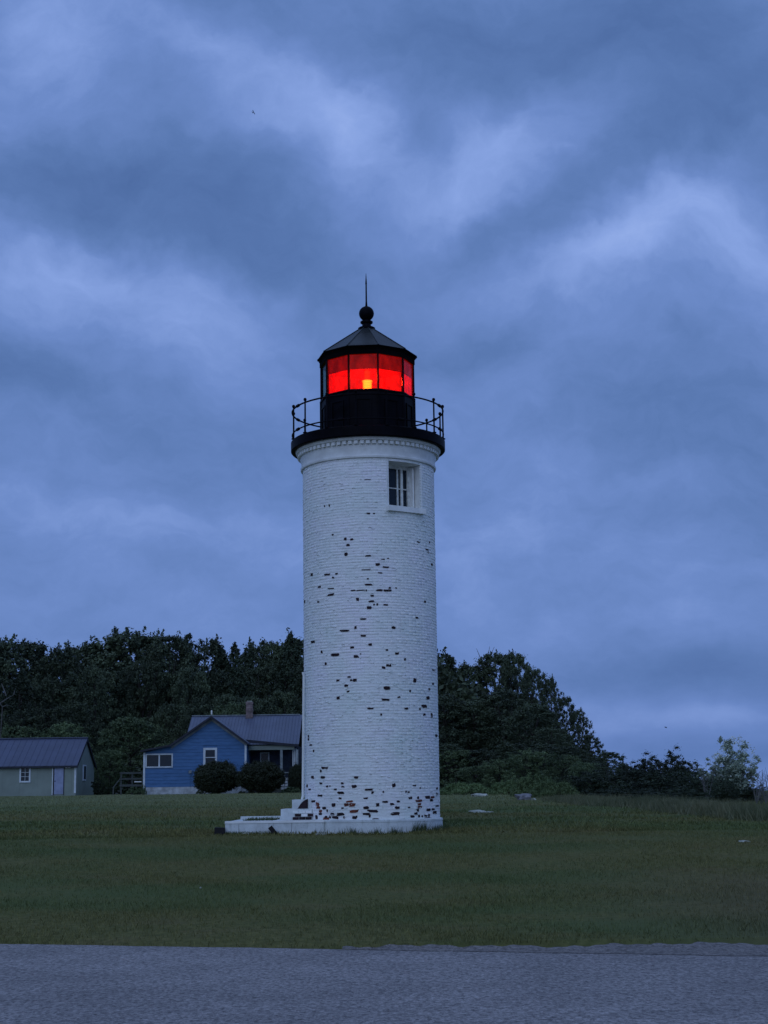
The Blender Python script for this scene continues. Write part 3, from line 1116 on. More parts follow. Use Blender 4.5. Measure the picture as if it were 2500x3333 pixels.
# gallery deck
zd0, zd1 = zat(1474), zat(1441)
rd = rpx(250.5, (zd0 + zd1) / 2)
mb = MB().lathe([(1.0, zd0 - .0), (rD - .02, zd0), (rd - .02, zd0), (rd, zd0 + .02), (rd, zd1 - .02), (rd - .02, zd1), (.9, zd1 + .01)], 120)
tw(mb, 'gallery_deck', M['black'], True)
rl = rpx(246, zd1)
z_top = zat(1344)
z_mid = zat(1419)
rail = bpy.data.objects.new('railing', None)
COL.objects.link(rail)
rail.parent = T
NP = 16
for (zr, rr_) in ((z_top, .020), (z_mid, .017)):
    pts = []
    for k in range(96):
        a = 2 * math.pi * k / 96
        pts.append((rl * math.sin(a), -rl * math.cos(a), zr))
    tw(MB().tube(pts, rr_, 8, True), 'rail', M['black'], True, parent=rail)
for k in range(NP):
    a = R(-75.5) + 2 * math.pi * k / NP
    x, y = rl * math.sin(a), -rl * math.cos(a)
    prof = [(.055, zd1 - .0), (.055, zd1 + .02), (.021, zd1 + .03), (.019, z_top + .03), (.034, z_top + .045), (.040, z_top + .07), (.030, z_top + .098), (.004, z_top + .112)]
    mb = MB().lathe(prof, 10, c=(x, y))
    tw(mb, 'post', M['black'], True, parent=rail)
    if k % 2 == 0:      # pipe couplings
        a2 = a + R(11)
        for zr in (z_top, z_mid):
            p0 = (rl * math.sin(a2 - .035), -rl * math.cos(a2 - .035), zr)
            p1 = (rl * math.sin(a2 + .035), -rl * math.cos(a2 + .035), zr)
            tw(MB().tube([p0, p1], .036, 8), 'coupling', M['black'], True, parent=rail)

# lantern room
dec0 = R(13.8)
z_g0 = zat(1302)
z_g1 = zat(1190)
rg = rpx(149, (z_g0 + z_g1) / 2)
rp_ = rpx(152.5, z_g0)
mb = MB().lathe([(rp_, zd1 + .005), (rp_, z_g0 - .05), (rp_ + .03, z_g0 - .045), (rp_ + .03, z_g0 - .01), (rg - .06, z_g0), (rg - .06, zd1 + .3), ], 10, rot=dec0)
tw(mb, 'parapet', M['black'])
for k in range(10):        # raised ribs and hatch panels on the parapet
    a = dec0 + R(36) * k
    mb = MB().tube([((rp_ + .004) * math.sin(a), -(rp_ + .004) * math.cos(a), zd1 + .01), ((rp_ + .004) * math.sin(a), -(rp_ + .004) * math.cos(a), z_g0 - .05)], .026, 6)
    tw(mb, 'parapet_rib', M['black'])
    am = a + R(18)
    ap = rp_ * math.cos(R(18))
    rot = Matrix.Rotation(am, 3, 'Z')
    mb = MB()
    zc_ = (zd1 + z_g0) / 2 - .06
    hh = (z_g0 - zd1) * .62
    for (sx, szz, ww, hh2) in ((-.17, 0, .03, hh), (.17, 0, .03, hh)):
        mb.box(rot @ Vector((sx, -(ap + .012), zc_ + szz)), (ww, .024, hh2), rot)
    mb.box(rot @ Vector((0, -(ap + .012), zc_ + hh / 2 + .017)), (.37, .024, .03), rot)
    tw(mb, 'parapet_panel', M['black'])
inner_apo = rg * math.cos(R(18))
side_len = 2 * rg * math.sin(R(18))
for k in range(10):
    a = dec0 + R(36) * k
    x, y = rg * math.sin(a), -rg * math.cos(a)
    rot = Matrix.Rotation(a, 3, 'Z')
    mb = MB().box((x, y, (z_g0 + z_g1) / 2), (.034, .07, z_g1 - z_g0 + .04), rot)
    tw(mb, 'mullion', M['black'])
    am = a + R(18)
    deg = (math.degrees(am) + 180) % 360 - 180
    rot = Matrix.Rotation(am, 3, 'Z')
    red = -60 < deg < 75
    mb = MB().box(rot @ Vector((0, -inner_apo, (z_g0 + z_g1) / 2)), (side_len - .04, .008, z_g1 - z_g0), rot)
    o = tw(mb, 'glass_pane', M['red_glass'] if red else M['clear_glass'])
    o['label'] = 'red glass pane of the lantern' if red else 'clear glass pane of the lantern'
    if red:
        hgt = (z_g1 - z_g0) * .57
        mb = MB().box(rot @ Vector((0, -(inner_apo - .03), z_g0 + hgt / 2)), (side_len - .03, .006, hgt), rot)
        tw(mb, 'red_screen', M['red_film'])
# interior floor, and the lit beacon
mb = MB().lathe([(0.02, z_g0 - .02), (rg - .07, z_g0 - .02)], 20)
tw(mb, 'lantern_floor', M['soffit'])
lz = zat(1297)
lz1 = zat(1243)
mb = MB().lathe([(.012, lz), (.105, lz), (.110, lz1 - .01), (.125, lz1), (.125, lz1 + .02), (.012, lz1 + .02)], 24)
lmp = tw(mb, 'beacon_lamp', M['lamp'], True)
mb = MB().lathe([(.012, lz1 + .021), (.07, lz1 + .021), (.07, lz1 + .26), (.04, lz1 + .30), (.012, lz1 + .31)], 20)
tw(mb, 'lamp_halo', M['glow'], True)  # glowing column added to imitate the orange halo above the lamp
mb = MB().lathe([(.012, z_g0 - .02), (.16, z_g0 - .02), (.12, lz), (.012, lz + .001)], 20)
tw(mb, 'lamp_stand', M['black'], True)
ld = bpy.data.lights.new('beacon_light', 'POINT')
ld.energy = 72
ld.color = (1.0, .36, .18)
ld.shadow_soft_size = .12
lo = bpy.data.objects.new('beacon_light', ld)
COL.objects.link(lo)
lo.parent = T
lo.location = (0, -.25, lz1 + .05 - TB)

# lantern roof
z_e = zat(1168)
r_e = rpx(163, z_e)
z_a = zat(1074)
mb = MB().lathe([(.13, z_a + .02), (.19, z_a), (r_e * .995, z_e + .012)], 10, rot=dec0)
tw(mb, 'roof', M['roof_black'])
for k in range(10):
    a = dec0 + R(36) * k
    q = [(.19, z_a + .004), (r_e * .995, z_e + .016)]
    tw(MB().tube([(r * math.sin(a), -r * math.cos(a), z) for r, z in q], .014, 6), 'roof_seam', M['roof_black'])
z_s = zat(1180)
mb = MB().lathe([(r_e, z_e + .01), (r_e + .006, z_e - .012), (r_e - .03, z_e - .035), (rg + .05, z_g1 + .09), (rg + .05, z_g1 + .07), (rg + .05, z_g1 - .02), (rg - .05, z_g1 - .02), (rg - .05, z_g1 + .1), (.2, z_e + .1)], 10, rot=dec0)
tw(mb, 'eave_cornice', M['soffit'])
# ventilator ball and lightning rod
zb = zat(1021)
rb = rpx(24.5, zb)
prof = [(.10, z_a - .03), (rpx(27, z_a), z_a + .0), (rpx(28, z_a), z_a + .04), (rpx(25, z_a), z_a + .055), (rpx(15, z_a), z_a + .075), (rpx(14, z_a), zat(1056)), (rpx(20, z_a), zat(1052)), (rpx(20.5, z_a), zat(1048)), (rpx(15, z_a), zat(1044))]
for k in range(0, 15):
    th = -math.pi / 2 + math.pi * (k + 2.2) / 17.0
    prof.append((rb * math.cos(th), zb + rb * math.sin(th)))
prof.append((.02, zb + rb + .004))
tw(MB().lathe(prof, 32), 'ventilator_ball', M['black'], True)
zt = zat(890)
tw(MB().tube([(0, 0, zb + rb - .01), (0, 0, zb + rb + .12), (0, 0, zb + rb + (zt - zb - rb) * .66), (0, 0, zb + rb + (zt - zb - rb) * .68), (0, 0, zt)], [.030, .020, .017, .022, .004], 8), 'lightning_rod', M['black'], True)

# conduit down the left side
pp = [(986, 2188), (989, 2200), (988, 2300), (987, 2450), (986, 2590), (981, 2612), (979, 2640), (973, 2665), (965, 2703)]
pts = []
for i, (x, y) in enumerate(pp):
    p = at(x, y, 35.55)
    pts.append((p.x - TX, p.y - TY, p.z))
tw(MB().tube(pts, .028, 8), 'conduit', M['pipe'], True)

# ------------------------------------------------------------------ foundation slab and steps left of the tower
pz = at(740, 2674, 34.75).z
PLY0 = 34.75
PLY1 = min(on_z(740, 2661, pz).y, 38.4)
xl, xr = at(733, 2690, PLY0).x, TX - 1.05
zb0 = gz(xl + 1, PLY0) - .08
P = thing('foundation_slab', 'long low white-painted concrete foundation slab running left from the tower foot', 'foundation', (xl, PLY0, zb0))


def rel(mb, org):
    mb.v = [(x - org[0], y - org[1], z - org[2]) for x, y, z in mb.v]
    return mb


org = P.location.copy()
mb = MB().bb(xl, xr, PLY0 + .30, PLY1, zb0, pz - .01)
rel(mb, org).build('slab_core', M['concrete'], P)
segs = [xl, at(778, 2690, PLY0).x, at(876, 2690, PLY0).x, at(950, 2690, PLY0).x, xr]
for i in range(4):
    mb = MB().bb(segs[i], segs[i + 1] - .008, PLY0 + .002 * i, PLY0 + .30, zb0 - .0 + (.0 if i else -.03), pz - .045)
    rel(mb, org).build('front_block', M['concrete'], P)
mb = MB().bb(xl - .008, xr, PLY0 - .012, PLY0 + .32, pz - .045, pz + .004)
rel(mb, org).build('coping', M['trim'], P)
# low broken back kerb on the slab
mb = MB().bb(xl + .02, xr - .3, PLY1 - .25, PLY1, pz - .01, pz + .06)
rel(mb, org).build('back_kerb', M['concrete'], P)
x0, x1 = at(914, 2650, 35.2).x, at(950, 2650, 35.2).x
x2 = at(1002, 2650, 35.2).x
zs1 = at(914, 2634, 35.2).z
zs2 = at(950, 2603, 35.2).z
S = thing('entrance_steps', 'worn white brick steps climbing to the left side of the tower', 'steps', (x0, 35.2, pz))
org = S.location.copy()
rel(MB().bb(x0, x2 + .1, 35.2, 36.9, pz + .004, zs1), org).build('lower_step', M['concrete'], S)
rel(MB().bb(x1, x2 + .1, 35.28, 36.9, zs1 + .002, zs2), org).build('upper_step', M['concrete'], S)
pr = random.Random(8)
for row in range(4):
    for k in range(3):
        bx0 = x1 + .02 + k * .145 + (row % 2) * .05
        zz0 = pz + .012 + row * .07
        if zz0 + .06 > zs1: continue
        dark = row < 2 and k != 1 or row == 0
        mb = MB().bb(bx0, bx0 + .135, 35.175 + pr.uniform(0, .008), 35.25, zz0, zz0 + .058)
        rel(mb, org).build('brick', M['bare'] if dark else M['white'], S)
# bare brick wedge where the render fell off
mb = MB().prism([(x1 + .13, zs1 + .012), (x2 + .0, zs1 + .012), (x2 + .0, zs2 + .02), (x2 - .10, zs2 - .03), (x2 - .16, zs2 - .09)], 35.255, 35.30)
rel(mb, org).build('broken_brickwork', M['bare'], S)

tb = at(697, 2695, 34.6)
tb2 = at(732, 2695, 34.6)
o = MB().box((0, 0, 0), (tb2.x - tb.x - .01, .28, .155)).build('timber_block', M['timber'])
for v_ in o.data.vertices:
    v_.co.z += .006 * math.sin(v_.co.x * 40)
o.location = ((tb.x + tb2.x) / 2, 34.75, gz(tb.x, 34.7) + .07)
tag(o, 'dark square timber block butting the left end of the white foundation slab', 'timber')
q = at(886, 2692, 34.5)
o = MB().box((0, 0, 0), (.095, .10, .19)).add([(-.02, -.052, .04), (.02, -.052, .04), (.02, -.052, .08), (-.02, -.052, .08)], [(0, 1, 2, 3)]).build('leaning_post_stub', M['timber'])
o.location = (q.x, 34.62, gz(q.x, 34.6) + .085)
o.rotation_euler = (0, R(-38), 0)
tag(o, 'short black timber stub leaning against the front of the foundation slab', 'timber')
# stones along the slab and tower foot
def rock(name, label, cat, loc, s, mat, seed, group=None):
    import bmesh
    bm = bmesh.new()
    bmesh.ops.create_icosphere(bm, subdivisions=3, radius=1)
    rr = random.Random(seed)
    o1 = Vector((rr.uniform(0, 50), rr.uniform(0, 50), rr.uniform(0, 50)))
    from mathutils import noise
    for v_ in bm.verts:
        p = v_.co.copy()
        k = 1 + .75 * noise.noise(p * 1.3 + o1) + .25 * noise.noise(p * 3.1 + o1)
        p = p * k
        # flatten into facets
        p.z = p.z if p.z < .55 else .55 + (p.z - .55) * .5
        v_.co = Vector((p.x * s[0], p.y * s[1], p.z * s[2]))
    me_ = bpy.data.meshes.new(name)
    bm.to_mesh(me_)
    bm.free()
    me_.materials.append(mat)
    o_ = link(name, me_, None, loc)
    return tag(o_, label, cat, group)


# ------------------------------------------------------------------ foliage generators
def leaf_quads(C, N, size, rng):
    """diamond leaves at centres C with normals N"""
    n = len(C)
    N = N / np.maximum(np.linalg.norm(N, axis=1, keepdims=True), 1e-6)
    t1 = rng.normal(size=(n, 3))
    t1 -= (t1 * N).sum(1, keepdims=True) * N
    t1 /= np.maximum(np.linalg.norm(t1, axis=1, keepdims=True), 1e-6)
    t2 = np.cross(N, t1)
    s = (size * rng.uniform(.6, 1.3, n))[:, None]
    V = np.empty((n, 4, 3))
    V[:, 0] = C - t1 * s
    V[:, 1] = C + t2 * s * .55 + N * s * .12
    V[:, 2] = C + t1 * s
    V[:, 3] = C - t2 * s * .55 + N * s * .12
    return V.reshape(-1, 3), np.arange(4 * n).reshape(-1, 4)


def clump_leaves(centers, radii, per, size, rng, flat=.75):
    """leaves on shells of lumpy clumps"""
    n = len(centers)
    C = np.repeat(centers, per, 0)
    Rr = np.repeat(radii, per)
    d = rng.normal(size=(n * per, 3))
    d /= np.linalg.norm(d, axis=1, keepdims=True)
    rad = Rr * np.abs(rng.normal(size=n * per)) * .62
    P = C + d * rad[:, None] * np.array([1, 1, flat])
    N = d + np.array([0, 0, .5]) + rng.normal(size=d.shape) * .55
    return P, N


def make_crown(kind, seed, H=10.0, Wd=6.0, leaf=.16, nclump=90, per=70, bottom=.12):
    """unit-ish tree: returns crown V,F and limb list"""
    rng = np.random.default_rng(seed)
    cs, rs = [], []
    if kind == 'round':
        # uneven dome of overlapping boughs from near the ground to the top
        ph = rng.uniform(0, 6.28, 4)
        for i in range(nclump):
            h = bottom + (.96 - bottom) * rng.uniform(0, 1) ** .8
            a = rng.uniform(0, 2 * np.pi)
            env = math.sqrt(max(.02, 1 - ((h - .42) / .58) ** 2))
            env *= 1 + .16 * math.sin(2 * a + ph[0] + 4 * h) + .12 * math.sin(3 * a + ph[1] - 7 * h) + .10 * math.sin(11 * h + ph[2])
            rr = Wd / 2 * env * rng.uniform(.45, 1.0)
            cs.append(np.array([rr * math.cos(a), rr * math.sin(a), h * H]))
            rs.append(Wd * rng.uniform(.06, .12) * (1.0 - .35 * h))
    elif kind == 'cedar':
        ph = rng.uniform(0, 6.28, 3)
        for i in range(nclump):
            h = bottom + (1 - bottom) * rng.uniform(0, 1) ** .85
            prof = (1 - h) ** .62 * (1 + .14 * math.sin(17 * h + ph[0])) + .03
            a = rng.uniform(0, 2 * np.pi)
            rr = Wd / 2 * prof * rng.uniform(.45, 1.08) * (1 + .15 * math.sin(2 * a + ph[1] + 6 * h))
            cs.append(np.array([rr * math.cos(a), rr * math.sin(a), h * H]))
            rs.append(Wd * (.035 + .08 * prof) * rng.uniform(.7, 1.25))
    elif kind == 'bush':
        for i in range(nclump):
            d = rng.normal(size=3)
            d[2] = d[2] * .9 + .12
            d /= np.linalg.norm(d)
            k = rng.uniform(.70, .97)
            lump = 1 + .09 * math.sin(3 * math.atan2(d[1], d[0]) + seed) + rng.uniform(-.03, .05)
            cs.append(np.array([d[0] * Wd / 2 * k * lump, d[1] * Wd / 2 * k * lump, max(.06, H * .47 + d[2] * H * .47 * k * lump)]))
            rs.append(Wd * rng.uniform(.06, .10))
    elif kind == 'scrub':
        # many-stemmed shrub with upright uneven sprays
        ns = 26
        for i in range(ns):
            a = rng.uniform(0, 2 * np.pi)
            lean = rng.uniform(.05, 1.0)
            hh = H * rng.uniform(.6, 1.0) * (1 - .40 * lean * lean)
            tip = np.array([math.cos(a) * lean * Wd / 2, math.sin(a) * lean * Wd / 2, hh])
            m_ = max(3, nclump // ns)
            for j in range(m_):
                f = rng.uniform(.06, 1.0)
                cs.append(tip * np.array([f ** .6, f ** .6, f]) + rng.normal(size=3) * Wd * .05)
                rs.append(Wd * rng.uniform(.05, .10) * (1.2 - .6 * f))
    elif kind == 'spread':
        for i in range(nclump):
            a = rng.uniform(0, 2 * np.pi)
            rr = math.sqrt(rng.uniform(0, 1))
            z = H * (1 - rr * rr * .75) * rng.uniform(.35, .9)
            cs.append(np.array([math.cos(a) * rr * Wd / 2, math.sin(a) * rr * Wd * .3, z]))
            rs.append(H * rng.uniform(.12, .24))
    cs = np.array(cs)
    rs = np.array(rs)
    P, N = clump_leaves(cs, rs, per, leaf, rng)
    # loose leading sprays so that the outline breaks up
    if kind in ('round', 'cedar', 'scrub'):
        k = max(6, nclump // 8)
        sel = rng.choice(len(cs), k)
        for s_ in sel:
            d = cs[s_] - np.array([0, 0, H * .45])
            d = d / max(np.linalg.norm(d), .1) + np.array([0, 0, .25])
            d /= np.linalg.norm(d)
            m_ = per // 3
            tt = rng.uniform(0, 1, m_)
            L = rs[s_] * rng.uniform(1.0, 1.9)
            Pp = cs[s_] + d * (tt * L)[:, None] + rng.normal(size=(m_, 3)) * (.10 * Wd / 6) * (1.2 - tt)[:, None]
            P = np.concatenate([P, Pp])
            N = np.concatenate([N, rng.normal(size=(m_, 3))])
    P[:, 2] = np.maximum(P[:, 2], .03)
    V, Fa = leaf_quads(P, N, leaf, rng)
    # limbs
    mb = MB()
    tr = H * .014 + Wd * .012
    if kind in ('round', 'cedar'):
        top = H * (.9 if kind == 'cedar' else .7)
        pts = [(0, 0, -.2)] + [(rng.uniform(-.12, .12) * Wd * .12 * i, rng.uniform(-.12, .12) * Wd * .12 * i, top * i / 5) for i in range(1, 6)]
        mb.tube(pts, [tr * 1.25] + [tr * (1 - .85 * i / 5) for i in range(1, 6)], 7)
        for s_ in rng.choice(len(cs), min(len(cs), 16), replace=False):
            c = cs[s_]
            hb = max(.1 * H, min(top * .95, c[2] * .65))
            mb.tube([(0, 0, hb), tuple(c * .5 + np.array([0, 0, hb]) * .5 + np.array([0, 0, -.02 * H])), tuple(c)], [tr * .4, tr * .26, tr * .08], 5)
    else:
        for s_ in rng.choice(len(cs), min(len(cs), 14), replace=False):
            c = cs[s_]
            mb.tube([(c[0] * .1, c[1] * .1, -.1), tuple(c * .55), tuple(c)], [tr * .45, tr * .28, tr * .08], 5)
    return V, Fa, mb


_protos = {}


def proto(kind, seed, H, Wd, leaf, nclump, per, mat, bottom=.06, bark='bark'):
    key = (kind, seed, H, Wd, leaf, nclump, per, mat)
    if key not in _protos:
        V, Fa, mb = make_crown(kind, seed, H, Wd, leaf, nclump, per, bottom)
        top = np.percentile(V[:, 2], 99.7)
        _protos[key] = (np_mesh('crown', V, Fa, M[mat]), mb.mesh('trunk', M[bark], True), H, Wd, top)
    return _protos[key]


def put_tree(pt, name, label, cat, x, y, zt, wd, rot, group=None, zg=None, trunk='trunk', crown='crown'):
    """zt: world height of the crown top, wd: crown width in metres"""
    cm, tm, H, Wd, top = pt
    g = gz(x, y) if zg is None else zg
    o = bpy.data.objects.new(name, None)
    COL.objects.link(o)
    o.location = (x, y, g - .03)
    o.rotation_euler = (0, 0, rot)
    s = wd / Wd
    o.scale = (s, s, (zt - g) / top)
    tag(o, label, cat, group)
    link(crown, cm, o)
    link(trunk, tm, o)
    return o


ORD = ['first', 'second', 'third', 'fourth', 'fifth', 'sixth', 'seventh', 'eighth', 'ninth', 'tenth', 'eleventh', 'twelfth',
       'thirteenth', 'fourteenth', 'fifteenth', 'sixteenth', 'seventeenth', 'eighteenth', 'nineteenth', 'twentieth',
       'twenty-first', 'twenty-second', 'twenty-third', 'twenty-fourth', 'twenty-fifth', 'twenty-sixth', 'twenty-seventh']

rounds = [('round', s, 10.0, 6.5, .105, 300, 75, 'leaf_forest') for s in (1, 2, 3, 4, 5)]
cedars = [('cedar', s, 10.0, 4.2, .085, 300, 65, 'leaf_cedar') for s in (11, 12, 13, 14)]
tr = random.Random(21)
# skyline trees left of the tower (px, top py, width px, kind)
SKY_L = [(-30, 2085, 150, 'r'), (60, 2088, 160, 'r'), (130, 2118, 110, 'c'), (190, 2112, 120, 'r'), (262, 2100, 130, 'r'), (330, 2092, 140, 'r'),
         (420, 2054, 190, 'r'), (480, 2064, 110, 'r'), (548, 2074, 130, 'r'), (612, 2066, 90, 'c'), (668, 2084, 130, 'r'), (718, 2108, 90, 'c'),
         (766, 2098, 90, 'c'), (808, 2112, 100, 'c'), (862, 2090, 130, 'r'), (908, 2098, 110, 'r'), (948, 2064, 90, 'c'), (1000, 2070, 150, 'r'), (1070, 2080, 160, 'r')]
vis = 0
for i, (px, py, w, kd) in enumerate(SKY_L):
    Yt = 150 + tr.uniform(-8, 8)
    p = at(px, py, Yt)
    pt = proto(*(tr.choice(rounds) if kd == 'r' else tr.choice(cedars)))
    nm = 'broadleaf_tree' if kd == 'r' else 'cedar_tree'
    if 0 <= px < 985:
        vis += 1
        lab = '%s, %s from the left in the skyline left of the tower' % ('rounded broadleaf tree' if kd == 'r' else 'narrow dark cedar', ORD[vis - 1])
    else:
        lab = 'dark broadleaf tree cut by the left picture edge' if px < 0 else ('dark tree behind the tower, %s' % ('left one of two' if px < 1050 else 'right one of two'))
    put_tree(pt, nm, lab, 'tree', p.x, Yt, p.z, w / F * Yt * (2.1 if kd == 'r' else 1.75), tr.uniform(0, 6.28), group='skyline trees left of the tower')
for j, (px, py, Yt) in enumerate(((1150, 2090, 148), (1230, 2100, 142), (1310, 2110, 134), (1370, 2120, 126))):
    p = at(px, py, Yt)
    put_tree(proto(*rounds[j]), 'broadleaf_tree', '%s of four dark trees standing directly behind the lighthouse' % ORD[j], 'tree', p.x, Yt, p.z, 8.5, j * 1.3, group='trees directly behind the lighthouse')
# second row in front, lower, filling the wood
FILL_L = [(-20, 2200), (70, 2180), (150, 2210), (235, 2190), (310, 2170), (395, 2180), (470, 2150), (560, 2190), (630, 2180), (700, 2190), (780, 2180), (850, 2170), (930, 2150), (1010, 2150), (1090, 2160)]
for i, (px, py) in enumerate(FILL_L):
    Yt = 138 + tr.uniform(-4, 4)
    p = at(px, py, Yt)
    kd = tr.random() < .45
    pt = proto(*(tr.choice(cedars) if kd else tr.choice(rounds)))
    put_tree(pt, 'cedar_tree' if kd else 'broadleaf_tree', '%s, %s from the left in the wood\'s middle row left of tower' % ('cedar' if kd else 'leafy tree', ORD[i]), 'tree',
             p.x, Yt, p.z, tr.uniform(150, 190) / F * Yt * 1.1, tr.uniform(0, 6.28), group='middle row of trees left of the tower')
FILL2 = [(-10, 2330), (75, 2310), (165, 2300), (250, 2290), (560, 2290), (650, 2270), (740, 2260), (830, 2270), (920, 2250), (1010, 2260)]
for i, (px, py) in enumerate(FILL2):
    Yt = 131 + tr.uniform(-3, 3)
    p = at(px, py, Yt)
    pt = proto(*tr.choice(rounds))
    put_tree(pt, 'broadleaf_tree', 'low leafy tree, %s from the left in the front row behind the buildings' % ORD[i], 'tree',
             p.x, Yt, p.z, 170 / F * Yt, tr.uniform(0, 6.28), group='front row of trees behind the buildings')
# unbroken undergrowth and far wood behind the trees
def wood_mass(name, label, x0, x1, y0, y1, n, size, zf, mat, seed):
    rg_ = np.random.default_rng(seed)
    x = rg_.uniform(x0, x1, n)
    y = rg_.uniform(y0, y1, n)
    top = zf(x) * (1 + .34 * vnoise(x * 1.2, y * 1.2, 1.6) + .15 * vnoise(x * 3.1, y * 2.7, 1.2))
    z = ground_z(x, y) + rg_.uniform(0, 1, n) ** .9 * top
    V, Fa = leaf_quads(np.stack([x, y, z], -1), rg_.normal(size=(n, 3)) + np.array([0, -.4, .4]), size, rg_)
    tag(link(name, np_mesh(name, V, Fa, M[mat])), label, 'woodland', kind='stuff')


lx0, lx1 = at(-150, 2300, 160).x, at(1250, 2300, 160).x
wood_mass('woodland', 'continuous dark wood behind the trees left of the tower', lx0, lx1, 156, 166, 42000, .34, lambda x: 9.0 + 0 * x, 'leaf_forest', 1)
wood_mass('undergrowth', 'dark undergrowth at the foot of the wood left of the tower', lx0 * .85, lx1 * .85, 126, 134, 30000, .22, lambda x: 2.6 + 0 * x, 'leaf_forest', 2)
rx0 = at(1380, 2300, 106).x
wood_mass('woodland', 'continuous dark wood behind the trees right of the tower', rx0, at(1960, 2300, 100).x, 106, 116, 30000, .24, lambda x: np.interp(x, [rx0, 10.5, 12.5, 14.5], [7.0, 5.4, 2.8, 1.6]), 'leaf_forest', 3)
wood_mass('undergrowth', 'dark undergrowth below the trees right of the tower', at(1420, 2500, 95).x, at(1960, 2500, 95).x, 92, 99, 24000, .12, lambda x: 1.5 + 0 * x, 'leaf_forest', 4)

# paler trees between shed and cottage, and behind the shed
fresh = [('round', s, 7.0, 5.5, .075, 320, 90, 'leaf_bright', .03) for s in (31, 32)]
for (px, py, w, Yt, lab) in ((425, 2335, 240, 122, 'lighter green leafy tree between the shed and the blue cottage'),
                             (355, 2440, 130, 119, 'small light green tree close behind the right end of the shed'),
                             (215, 2355, 190, 127, 'light green tree rising behind the shed roof ridge'),
                             (60, 2365, 200, 127, 'light green tree behind the left end of the shed roof'),
                             (760, 2290, 220, 127, 'light green tree behind the cottage chimney')):
    p = at(px, py, Yt)
    put_tree(proto(*fresh[px % 2]), 'young_tree', lab, 'tree', p.x, Yt, p.z, w / F * Yt, tr.uniform(0, 6.28))
# dead pale branch at far left
db = MB()
for a_, b_, c_ in (((20, 2265), (5, 2225), .05), ((0, 2290), (45, 2262), .04), ((45, 2262), (50, 2240), .02), ((10, 2300), (30, 2296), .03)):
    p, q = at(a_[0], a_[1], 124), at(b_[0], b_[1], 124.3)
    db.tube([p, (p + q) / 2 + Vector((0, 0, .05)), q], [c_ * 1.3, c_, c_ * .5], 6)
p = at(8, 2300, 124)
db.tube([Vector((p.x - .6, 125.5, gz(p.x, 125))), p, at(0, 2290, 124)], [.05, .045, .04], 6)
tag(db.build('dead_branch_tree', M['grey_bark']), 'bare pale dead limb showing in the wood at the left edge', 'dead tree')

# skyline trees right of the tower, stepping down to the lake
SKY_R = [(1400, 2120, 180, 118, 'c'), (1462, 2132, 120, 114, 'c'), (1530, 2165, 140, 112, 'r'), (1612, 2128, 150, 112, 'r'), (1672, 2126, 110, 109, 'r'),
         (1732, 2176, 120, 104, 'r'), (1790, 2206, 80, 102, 'r'), (1838, 2268, 95, 98, 'r'), (1882, 2310, 80, 95, 'r'), (1922, 2392, 95, 90, 'r'), (1975, 2446, 110, 84, 'r')]
finer = [('round', s, 9.0, 5.0, .085, 300, 90, 'leaf_forest', .02) for s in (41, 42, 43)]
for i, (px, py, w, Yt, kd) in enumerate(SKY_R):
    p = at(px, py, Yt)
    pt = proto(*(tr.choice(finer) if kd == 'r' else tr.choice(cedars)))
    put_tree(pt, 'broadleaf_tree' if kd == 'r' else 'cedar_tree', 'dark %s in the sloping skyline, %s to the right of the tower' % ('leafy tree' if kd == 'r' else 'cedar', ORD[i]), 'tree',
             p.x, Yt, p.z, w / F * Yt * (1.4 if i < 5 else 1.1), tr.uniform(0, 6.28), group='skyline trees right of the tower')
FILL_R = [(1440, 2260, 200, 100), (1540, 2280, 200, 100), (1640, 2250, 200, 99), (1730, 2290, 180, 95), (1790, 2370, 150, 92), (1450, 2420, 150, 92), (1560, 2440, 170, 91), (1670, 2420, 180, 89), (1770, 2420, 180, 86), (1845, 2430, 150, 85), (1920, 2480, 130, 80)]
for i, (px, py, w, Yt) in enumerate(FILL_R):
    p = at(px, py, Yt)
    put_tree(proto(*tr.choice(finer)), 'broadleaf_tree', 'lower leafy tree in the right-hand wood\'s front row, %s from the tower' % ORD[i], 'tree',
             p.x, Yt, p.z, w / F * Yt * 1.2, tr.uniform(0, 6.28), group='lower trees of the right-hand wood')
# bare twiggy crown behind (1560-1600, 2110)
bt = MB()
base = at(1583, 2180, 116)
for k in range(9):
    q = at(1583 + tr.uniform(-35, 35), 2110 + tr.uniform(-8, 40), 116)
    bt.tube([base, (base * .4 + q * .6) + Vector((tr.uniform(-.1, .1), 0, 0)), q], [.05, .03, .012], 5)
bt.tube([Vector((base.x, 116, gz(base.x, 116))), base], [.16, .06], 6)
tag(bt.build('bare_tree', M['grey_bark']), 'bare twiggy treetop poking above the wood right of the tower', 'dead tree')

